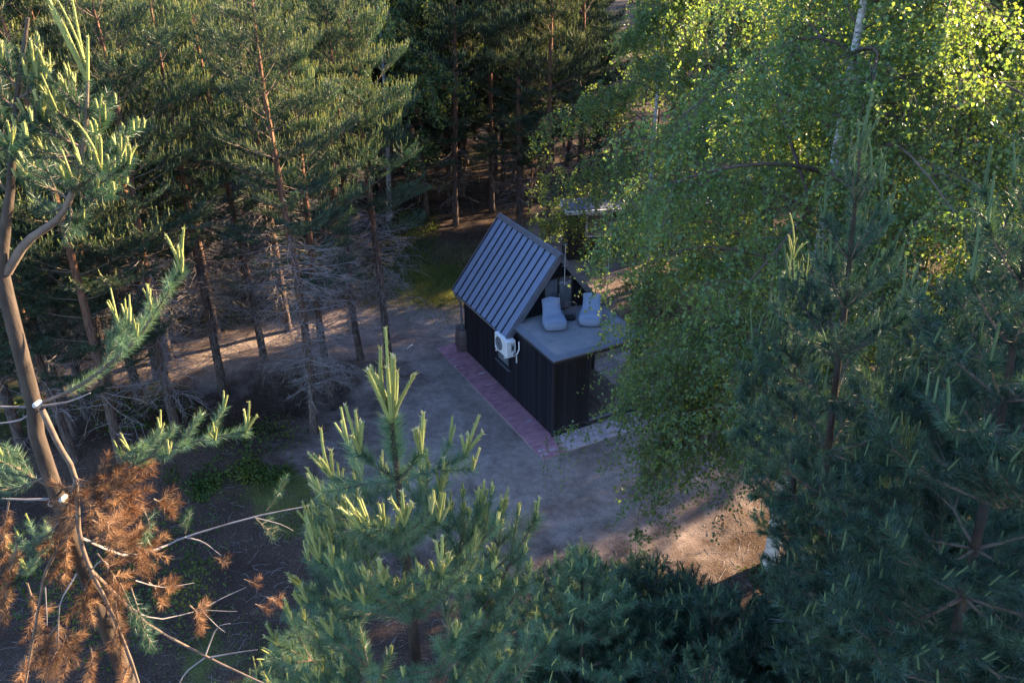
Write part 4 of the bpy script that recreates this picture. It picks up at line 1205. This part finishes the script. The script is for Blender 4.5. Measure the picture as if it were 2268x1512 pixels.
LBR = [([(160, 420), (215, 410), (285, 362)], .20, .10, 3), ([(150, 440), (120, 420), (60, 392)], .16, .12, 3), ([(165, 410), (190, 440), (250, 430)], .10, .2, 3), ([(190, 300), (170, 275), (150, 268)], .40, .12, 5),
       ([(186, 320), (215, 300), (232, 262)], .12, .12, 3), ([(186, 330), (130, 300), (95, 262)], .22, .12, 4), ([(160, 420), (215, 390, -.2), (222, 372, -.35)], .34, .14, 4),
       ([(27, 345), (50, 320), (78, 285)], .18, .14, 4), ([(25, 360), (0, 330), (-25, 290)], .2, .14, 4), ([(38, 220), (70, 200), (100, 170)], .22, .12, 4), ([(42, 200), (20, 170), (5, 135)], .22, .12, 4), ([(27, 345), (15, 330, -.3), (25, 315, -.4)], .15, .12, 3),
       ([(22, 430), (-10, 400), (-60, 380)], .15, .12, 3), ([(150, 450), (160, 475), (165, 510)], .05, .12, 2)]
LBR += [([(175, 360), (210, 345), (262, 335)], .14, .16, 3), ([(178, 350), (140, 345), (95, 335)], .14, .16, 3), ([(160, 425), (190, 400, .3), (240, 380, .4)], .12, .2, 3), ([(150, 450), (110, 470), (75, 455)], .1, .18, 3),
        ([(190, 260), (205, 250), (222, 235)], .12, .1, 3), ([(190, 250), (165, 225), (148, 205)], .16, .1, 4), ([(160, 425), (150, 400, -.25), (140, 390, -.4)], .14, .18, 3), ([(30, 300), (60, 290), (95, 250)], .14, .14, 3), ([(27, 330), (5, 300), (-10, 250)], .14, .14, 3),
        ([(35, 240), (15, 225), (-8, 200)], .14, .12, 3), ([(40, 180), (58, 165), (72, 135)], .14, .1, 3), ([(120, 490), (150, 500), (185, 480)], .1, .18, 2)]
for pts, cl, sl, nc in LBR:
    P = L_(pts, 6); branch_object(lp, P, rng, sl * 1.8, (0.3, 0.6), 0.04, 0.010, cl * 0.7, 620, 0.066, 0.0030, mats=NEARD, n_cand=nc, cand_share=0.7)
P = L_([(88, 893), (180, 852), (290, 765), (345, 690), (402, 600)], 12)
branch_object(lp, P, rng, 0.32, (0.35, 0.5, 0.62, 0.75, 0.87), 0.14, 0.014, 0.30, 1200, 0.068, 0.0030, n_cand=4, cand_share=0.5)
P = L_([(126, 1085), (235, 1062), (330, 1012), (440, 975), (545, 955)], 10)
branch_object(lp, P, rng, 0.36, (0.4, 0.55, 0.7, 0.85), 0.42, 0.013, 0.24, 1200, 0.068, 0.0030, n_cand=4, cand_share=0.6)
for pts in ([(118, 1080), (60, 1050), (5, 1010)], [(110, 1050), (40, 1080), (-30, 1070)], [(135, 1150), (100, 1190), (30, 1215)], [(140, 1160), (90, 1230), (60, 1260)]):
    branch_object(lp, L_(pts, 6), rng, 0.26, (0.4, 0.6, 0.8), 0.3, 0.010, 0.12, 900, 0.064, 0.003, cand_share=0.5)
for pts, r in (([(74, 900), (30, 901), (-20, 899)], .009), ([(78, 905), (45, 930), (-10, 938)], .008), ([(122, 1104), (60, 1106), (-10, 1103)], .010), ([(85, 900), (150, 890), (200, 870)], .008)):
    P = L_(pts, 5); MB().tubes([P], [np.linspace(r, r * 0.5, 5)], 6).build('dead_branch', [M['twig']], lp)
for (px, py, dy_) in ((78, 898, -0.06), (112, 1116, -0.06), (136, 1108, -0.06)):
    p = at(px, py, LY + dy_) - loc
    MB().tubes([[p - [0, -0.05, 0.01], p, p + [0, -0.012, 0.008]]], [[0.022, 0.020, 0.012]], 8).build('cut_stub', [M['resin']], lp)

# broken, dead bough hanging from it
rng = np.random.default_rng(503)
BY = 4.45
bloc = hang(BY, [(97, 915)])[0]
bb = thing('broken_bough', 'broken pine bough with rust brown dead needles hanging from the leaning pine', 'bough', tuple(bloc))
def B_(pts, k=9, Y=BY): return spline(hang(Y, pts) - bloc, k)
BL = [([(92, 905), (130, 985), (166, 1054), (176, 1183), (202, 1264), (243, 1345), (304, 1500), (335, 1640)], .020, 18, 0), ([(172, 1150), (105, 1256), (88, 1330), (57, 1510), (40, 1640)], .013, 12, 0),
      ([(200, 1262, .1), (260, 1320, .2), (328, 1382, .35), (461, 1455, .4), (600, 1520, .3)], .017, 11, 0), ([(180, 1190, .2), (280, 1230, .6), (368, 1208, .9), (409, 1189, .95), (567, 1143, 1.1), (690, 1119, 1.2)], .012, 12, 0),
      ([(409, 1189, .95), (450, 1200, .95), (490, 1230, .9)], .007, 6, 0), ([(455, 1450, .4), (480, 1390, .5), (510, 1380, .5)], .007, 6, 0), ([(465, 1455, .4), (520, 1445, .4), (570, 1438, .4)], .007, 6, 0),
      ([(455, 1455, .4), (410, 1490, .35), (390, 1530, .3)], .008, 6, 0), ([(445, 1350, .6), (490, 1325, .7), (545, 1300, .8)], .006, 6, 0), ([(445, 1350, .6), (500, 1353, .6), (525, 1353, .6)], .005, 5, 0), ([(445, 1350, .6), (480, 1385, .6), (500, 1400, .6)], .005, 5, 0), ([(255, 1320, .2), (340, 1370, .4), (445, 1350, .6)], .008, 6, 0),
      ([(170, 1270, -.1), (135, 1330, -.2), (130, 1380, -.2)], .006, 6, 0), ([(100, 1300, .1), (104, 1370, .1), (104, 1385, .1)], .005, 5, 0), ([(202, 1262, 0), (225, 1240, 0), (240, 1250, 0)], .006, 5, 0), ([(560, 1145, 1.1), (620, 1160, 1.1), (650, 1175, 1.1)], .005, 5, 0), ([(300, 1285, .2), (360, 1300, .3), (430, 1290, .4)], .005, 5, 0)]
for pts, r, k, _ in BL:
    P = B_(pts, k); MB().tubes([P], [np.linspace(r, r * 0.42, k)], 7).build('limb', [M['twig'] if r < .0125 else M['branch']], bb)
BROWN = [M['branch'], M['brown_needle']]
SPR = [([(166, 1054), (185, 1075, -.1), (260, 1100, -.15)], .22), ([(168, 1060), (240, 1080), (335, 1120)], .25), ([(170, 1090), (230, 1150), (270, 1200)], .22), ([(176, 1130), (140, 1180), (122, 1230)], .2), ([(150, 1185), (145, 1240), (155, 1300)], .16), ([(166, 1060, -.2), (150, 1130, -.25), (140, 1180, -.3)], .2),
       ([(190, 1200), (270, 1200), (370, 1235)], .2), ([(230, 1210), (300, 1230), (345, 1260)], .2), ([(215, 1225), (255, 1280), (275, 1340)], .2), ([(205, 1270), (190, 1310), (205, 1375)], .18), ([(130, 1380, -.2), (110, 1410, -.22), (95, 1470, -.22)], .2), ([(130, 1380, -.2), (150, 1420, -.2), (160, 1480, -.2)], .2), ([(130, 1370, -.2), (128, 1420, -.3), (120, 1500, -.3)], .18),
       ([(255, 1330), (265, 1400), (270, 1500)], .12), ([(57, 1450), (50, 1490), (40, 1560)], .15), ([(40, 1200, -.2), (20, 1290, -.2), (10, 1380, -.2)], .16), ([(20, 1110, -.1), (10, 1180, -.1), (15, 1280, -.1)], .14), ([(200, 1430), (205, 1470), (200, 1530)], .14), ([(330, 1290, .3), (360, 1310, .3), (385, 1300, .3)], .14), ([(340, 1105), (370, 1120), (385, 1130)], .1), ([(280, 1480, -.1), (270, 1510, -.1), (260, 1560, -.1)], .12),
       ([(200, 1150, .2), (290, 1190, .3), (330, 1210, .3)], .2), ([(60, 1290, .2), (90, 1390, .2), (100, 1500, .2)], .2), ([(420, 1340, .5), (440, 1360, .5), (450, 1390, .5)], .12)]
for pts, sl in SPR:
    P = B_(pts, 7); branch_object(bb, P, rng, sl * 1.4, (0.25, 0.45, 0.65), 0.1, 0.007, 0, 900, 0.068, 0.0032, mats=BROWN, name='brown_spray')
for (px, py, dy_) in ((490, 1240, .9), (560, 1290, .8), (610, 1330, .8), (585, 1345, .8)):
    P = B_([(px - 20, py - 8, dy_), (px, py, dy_), (px + 14, py + 8, dy_)], 5); branch_object(bb, P, rng, 0.1, (0.5,), 0.1, 0.004, 0, 700, 0.06, 0.0028, mats=BROWN, name='brown_spray')
for pts in ([(265, 1290), (300, 1360), (335, 1430)], [(290, 1300), (320, 1390), (345, 1440)], [(590, 1130, 1.1), (620, 1090, 1.1), (635, 1060, 1.1)], [(560, 1143, 1.1), (590, 1170, 1.1), (610, 1190, 1.1)], [(315, 1120), (330, 1160), (325, 1200)], [(640, 1400, .8), (660, 1375, .8), (672, 1360, .8)], [(410, 1180, .95), (415, 1160, .95), (420, 1145, .95)]):
    P = B_(pts, 6); branch_object(bb, P, rng, 0.16, (0.35, 0.6, 0.8), 0.1, 0.006, 0, 560, 0.062, 0.0028, mats=NEARD, name='green_spray')

# pines along the right edge and the bottom edge: (label, pixel of the tip, distance, settings)
RP = [
    ('tall dark pine at the right with a narrow candle tip before the sunlit birch', 1893, 330, 5.5, dict(whorls=11, spacing=0.40, first=0.26, grow=0.10, Lmax=0.78, lean=(-1.3, 0.0), wcut=7, leader=0.36, cand=0.24)),
    ('dark pine crowding the right edge, nearest of the right pines', 2290, 330, 4.4, dict(lean=(-1.6, 0.0), whorls=11, spacing=0.38, first=0.30, grow=0.14, Lmax=1.1, leader=0.40, cand=0.30)),
    ('low dark pine in the lower right with one tall candle', 1790, 1190, 7.4, dict(wcut=5, lean=(-0.6, 0), whorls=8, spacing=0.42, first=0.28, grow=0.10, Lmax=0.8, leader=0.38, cand=0.2)),
    ('dark pine at the right edge below the tall candle tip, green and dense', 2190, 860, 6.6, dict(whorls=9, spacing=0.42, first=0.35, grow=0.18, Lmax=1.25, leader=0.30, cand=0.22)),
    ('dark pine in the bottom right corner', 2080, 1330, 5.6, dict(whorls=7, spacing=0.42, first=0.4, grow=0.24, Lmax=1.6, leader=0.2, cand=0.16)),
    ('small pine tip standing alone before the sunlit sand at the bottom', 1290, 1225, 6.2, dict(whorls=8, spacing=0.40, first=0.30, grow=0.22, Lmax=1.5, leader=0.22, cand=0.14)),
    ('bushy dark pine at the bottom, right of the small lone tip', 1450, 1245, 6.6, dict(whorls=8, spacing=0.40, first=0.34, grow=0.24, Lmax=1.6, leader=0.16, cand=0.13)),
    ('dark pine top at the bottom between the bushy pine and the right corner', 1600, 1330, 6.0, dict(whorls=7, spacing=0.40, first=0.34, grow=0.22, Lmax=1.5, leader=0.18, cand=0.14)),
    ('slender young pine with white candles at the right of the birch leaves', 1742, 570, 8.6, dict(lean=(-1.9, 0.3), whorls=6, spacing=0.44, first=0.22, grow=0.06, Lmax=0.5, leader=0.5, cand=0.26)),
    ('dark low pine behind the bright foreground tip at the bottom', 1130, 1430, 7.4, dict(whorls=7, spacing=0.40, first=0.3, grow=0.22, Lmax=1.4, leader=0.16, cand=0.12)),
    ('green pine top at the bottom left of the foreground pine', 610, 1455, 5.2, dict(whorls=6, spacing=0.40, first=0.3, grow=0.2, Lmax=1.2, leader=0.2, cand=0.14)),
    ('dark pine under the bottom edge right of the sunny moss', 1560, 1480, 5.0, dict(whorls=6, spacing=0.38, first=0.34, grow=0.2, Lmax=1.2, leader=0.14, cand=0.12)),
    ('dense dark pine between the tall candle tip and the sand', 2030, 840, 7.0, dict(whorls=9, spacing=0.42, first=0.3, grow=0.13, Lmax=0.95, leader=0.3, cand=0.22)),
    ('dark pine in the right forest edge behind the nearest right pine', 2230, 640, 7.2, dict(whorls=10, spacing=0.42, first=0.35, grow=0.24, Lmax=1.7, leader=0.30, cand=0.2)),
]
rights = []
for i, (lb, px, py, Y, kw) in enumerate(RP):
    p = at(px, py, Y)
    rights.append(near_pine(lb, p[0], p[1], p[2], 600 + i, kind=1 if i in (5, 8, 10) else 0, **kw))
# dead limbs and a rusty tuft in the lower right
rng = np.random.default_rng(504)
t = rights[4]; tl = np.array(t.location)
for pts, r in (([(2300, 1480), (2200, 1428), (2060, 1395), (1960, 1375)], .014), ([(1930, 1385, .5), (1720, 1372, .7), (1545, 1350, .9)], .011), ([(1740, 1375, .7), (1640, 1385, .7), (1610, 1395, .7)], .006), ([(2190, 1340), (2230, 1390), (2280, 1450)], .008), ([(1800, 1378, .6), (1795, 1400, .6), (1800, 1425, .6)], .005)):
    P = spline(hang(5.6, pts) - tl, 8); MB().tubes([P], [np.linspace(r, r * .5, 8)], 6).build('dead_branch', [M['twig']], t)
t = rights[2]; tl = np.array(t.location)
for pts in ([(2030, 1160), (1960, 1180), (1880, 1200)], [(2030, 1160), (1990, 1190), (1940, 1240)], [(2030, 1160), (1960, 1165), (1900, 1165)]):
    P = spline(hang(6.6, pts) - tl, 6); branch_object(t, P, rng, 0.28, (0.3, 0.5, 0.7), 0.1, 0.007, 0, 520, 0.064, 0.003, mats=BROWN, name='brown_spray')

# ------------------------------------------------------------------ undergrowth
rng = np.random.default_rng(900)
def scatter(n, x0, x1, y0, y1, prob):
    out = []
    while len(out) < n:
        x = rng.uniform(x0, x1, 4000); y = rng.uniform(y0, y1, 4000)
        k = rng.uniform(0, 1, 4000) < prob(x, y)
        out += list(zip(x[k], y[k]))
    a = np.array(out[:n]); return np.column_stack([a, ground_z(a[:, 0], a[:, 1])])
def outside(x, y):
    u, v = to_uv(x, y); return ~((u > -0.95) & (u < 6.7) & (v > -0.95) & (v < 6.6))
mb = MB()
G0 = scatter(16000, -9, 7, 22, 42, lambda x, y: np.clip(1.25 - np.hypot((x + 2.8) / 3.4, (y - 31.5) / 3.6), 0, 1) * outside(x, y))
G1 = scatter(9000, -14, 10, 9, 45, lambda x, y: np.clip(moss_mask(x, y) - 0.25, 0, 1) * outside(x, y))
B = np.vstack([G0, G1]); n = len(B)
d = nrm(rng.normal(size=(n, 3)) * [0.5, 0.5, 0.1] + UP); s = nrm(np.cross(d, rng.normal(size=(n, 3)))) * 0.006
h = rng.uniform(0.06, 0.24, n)[:, None]
mb.add(np.stack([B + s, B - s, B + d * h], 1).reshape(-1, 3), np.arange(3 * n).reshape(-1, 3), 0, np.repeat(np.clip(0.5 + 0.3 * smooth_noise(B[:, 0], B[:, 1], 12, 1.5) + rng.normal(0, .2, n), 0, 1), 3))
o = mb.build('grass', [M['grass']]); tag(o, 'thin grass growing on the forest floor behind the cabin and between the pines', 'grass', None, 'stuff')
mb = MB()
H0 = scatter(13000, -16, -3.2, 12, 40, lambda x, y: np.clip(smooth_noise(x, y, 15, 0.8) * 2.2 - 0.15, 0, 1) * (sand_mask(x, y) < 0.45))
H1 = scatter(1800, -9.4, -5.6, 17.0, 19.6, lambda x, y: np.clip(0.9 - np.hypot((x + 7.3) / 1.9, (y - 18.5 - 0.2 * (x + 7.3)) / 0.6) + smooth_noise(x, y, 44, 3.0) * 0.8, 0, 1))
H2 = scatter(9000, 0.2, 9.5, 9.5, 15.2, lambda x, y: np.clip(smooth_noise(x, y, 17, 1.1) * 2 + 0.35, 0, 1))
B = np.vstack([H0, H1, H2]); B[:, 2] += rng.uniform(0.02, 0.38, len(B)) * np.clip(0.6 + smooth_noise(B[:, 0], B[:, 1], 19, 2.0), 0.15, 1.2)
leaves(mb, B, rng, 0.075, 0, -0.3, np.clip(0.45 + 0.5 * smooth_noise(B[:, 0], B[:, 1], 21, 1.2) + rng.normal(0, .15, len(B)), 0, 1))
o = mb.build('undergrowth', [M['herb_leaf']]); tag(o, 'low green undergrowth and bilberry tufts under the pines', 'undergrowth', None, 'stuff')
# fallen twigs and needles on the floor
mb = MB()
T0 = scatter(5200, -16, 9, 10, 42, lambda x, y: (1.0 - 0.78 * (sand_mask(x, y) > 0.5)) * outside(x, y))
n = len(T0); a = rng.uniform(0, 6.28, n); l = rng.uniform(0.08, 0.7, n) * rng.uniform(0.3, 1, n)
dv_ = np.stack([np.cos(a), np.sin(a), rng.normal(0, .08, n)], -1) * l[:, None]
bend = np.stack([-np.sin(a), np.cos(a), np.abs(rng.normal(0, .4, n))], -1) * (l * rng.normal(0, .15, n))[:, None]
T0[:, 2] += 0.012
mb.tubes(np.stack([T0 - dv_ / 2, T0 + bend, T0 + dv_ / 2], 1), np.stack([np.full(n, .006), np.full(n, .005), np.full(n, .003)], -1), 3, 0, rng.uniform(0, 1, n))
o = mb.build('twig_litter', [M['twig']]); tag(o, 'dead twigs littering the forest floor', 'twigs', None, 'stuff')
mb = MB()
S0 = scatter(1700, -9, 7, 16, 30, lambda x, y: (sand_mask(x, y) > 0.4) * outside(x, y)); n = len(S0)
for p in S0:
    r_ = rng.uniform(0.008, 0.026); ang = rng.uniform(0, 6.28); V = np.array([(1, 0, 0), (-.3, .9, 0), (-.8, -.5, 0), (.2, -.9, 0), (0, 0, .8), (0, 0, -.4)]) * r_ * rng.uniform(0.6, 1.3, (6, 1))
    mb.add(rotz(V, ang) + p, [(0, 1, 4), (1, 2, 4), (2, 3, 4), (3, 0, 4), (1, 0, 5), (2, 1, 5), (3, 2, 5), (0, 3, 5)], 0, rng.uniform(0, 1))
o = mb.build('pebbles', [M['twig']]); tag(o, 'small stones and pine cones scattered on the sand', 'pebbles', None, 'stuff')

mb = MB()
rl = np.random.default_rng(77)
nl_ = 130
uu, vv = rl.uniform(0.12, LG - 0.05, nl_), WD - 0.12 - np.abs(rl.normal(0, 1.1, nl_)); vv = np.clip(vv, 0.12, WD - 0.12)
B = np.array([cab_point(u, v, ZD + 0.006) for u, v in zip(uu, vv)])
a = rl.uniform(0, 6.28, nl_); d = np.stack([np.cos(a), np.sin(a), 0 * a], -1); q = np.stack([-np.sin(a), np.cos(a), rl.uniform(0, .3, nl_)], -1); L = rl.uniform(0.025, 0.05, nl_)[:, None]
mb.add(np.stack([B, B + d * L * .5 + q * L * .4, B + d * L, B + d * L * .5 - q * L * .4 * [1, 1, -1]], 1).reshape(-1, 3), np.arange(4 * nl_).reshape(-1, 4), 0, np.repeat(rl.uniform(0, 1, nl_), 4))
o = mb.build('leaf_litter', [M['herb_leaf']]); tag(o, 'fallen birch leaves lying on the grey roof terrace', 'leaves', None, 'stuff')
mb = MB()
B = scatter(26000, -12, 7.5, 14, 33, lambda x, y: np.clip(0.35 + smooth_noise(x, y, 61, 1.3) * 1.2, 0.04, 1) * outside(x, y))
n = len(B); a = rng.uniform(0, 6.28, n); L = rng.uniform(0.04, 0.10, n)[:, None]; B[:, 2] += 0.008
d = np.stack([np.cos(a), np.sin(a), rng.uniform(0, .12, n)], -1); q = np.stack([-np.sin(a), np.cos(a), 0 * a], -1) * 0.0045
mb.add(np.stack([B + q, B - q, B + d * L], 1).reshape(-1, 3), np.arange(3 * n).reshape(-1, 3), 0, np.repeat(rng.uniform(0, 1, n), 3))
o = mb.build('needle_litter', [M['brown_needle']]); tag(o, 'dry brown pine needles strewn over the sand', 'needle litter', None, 'stuff')
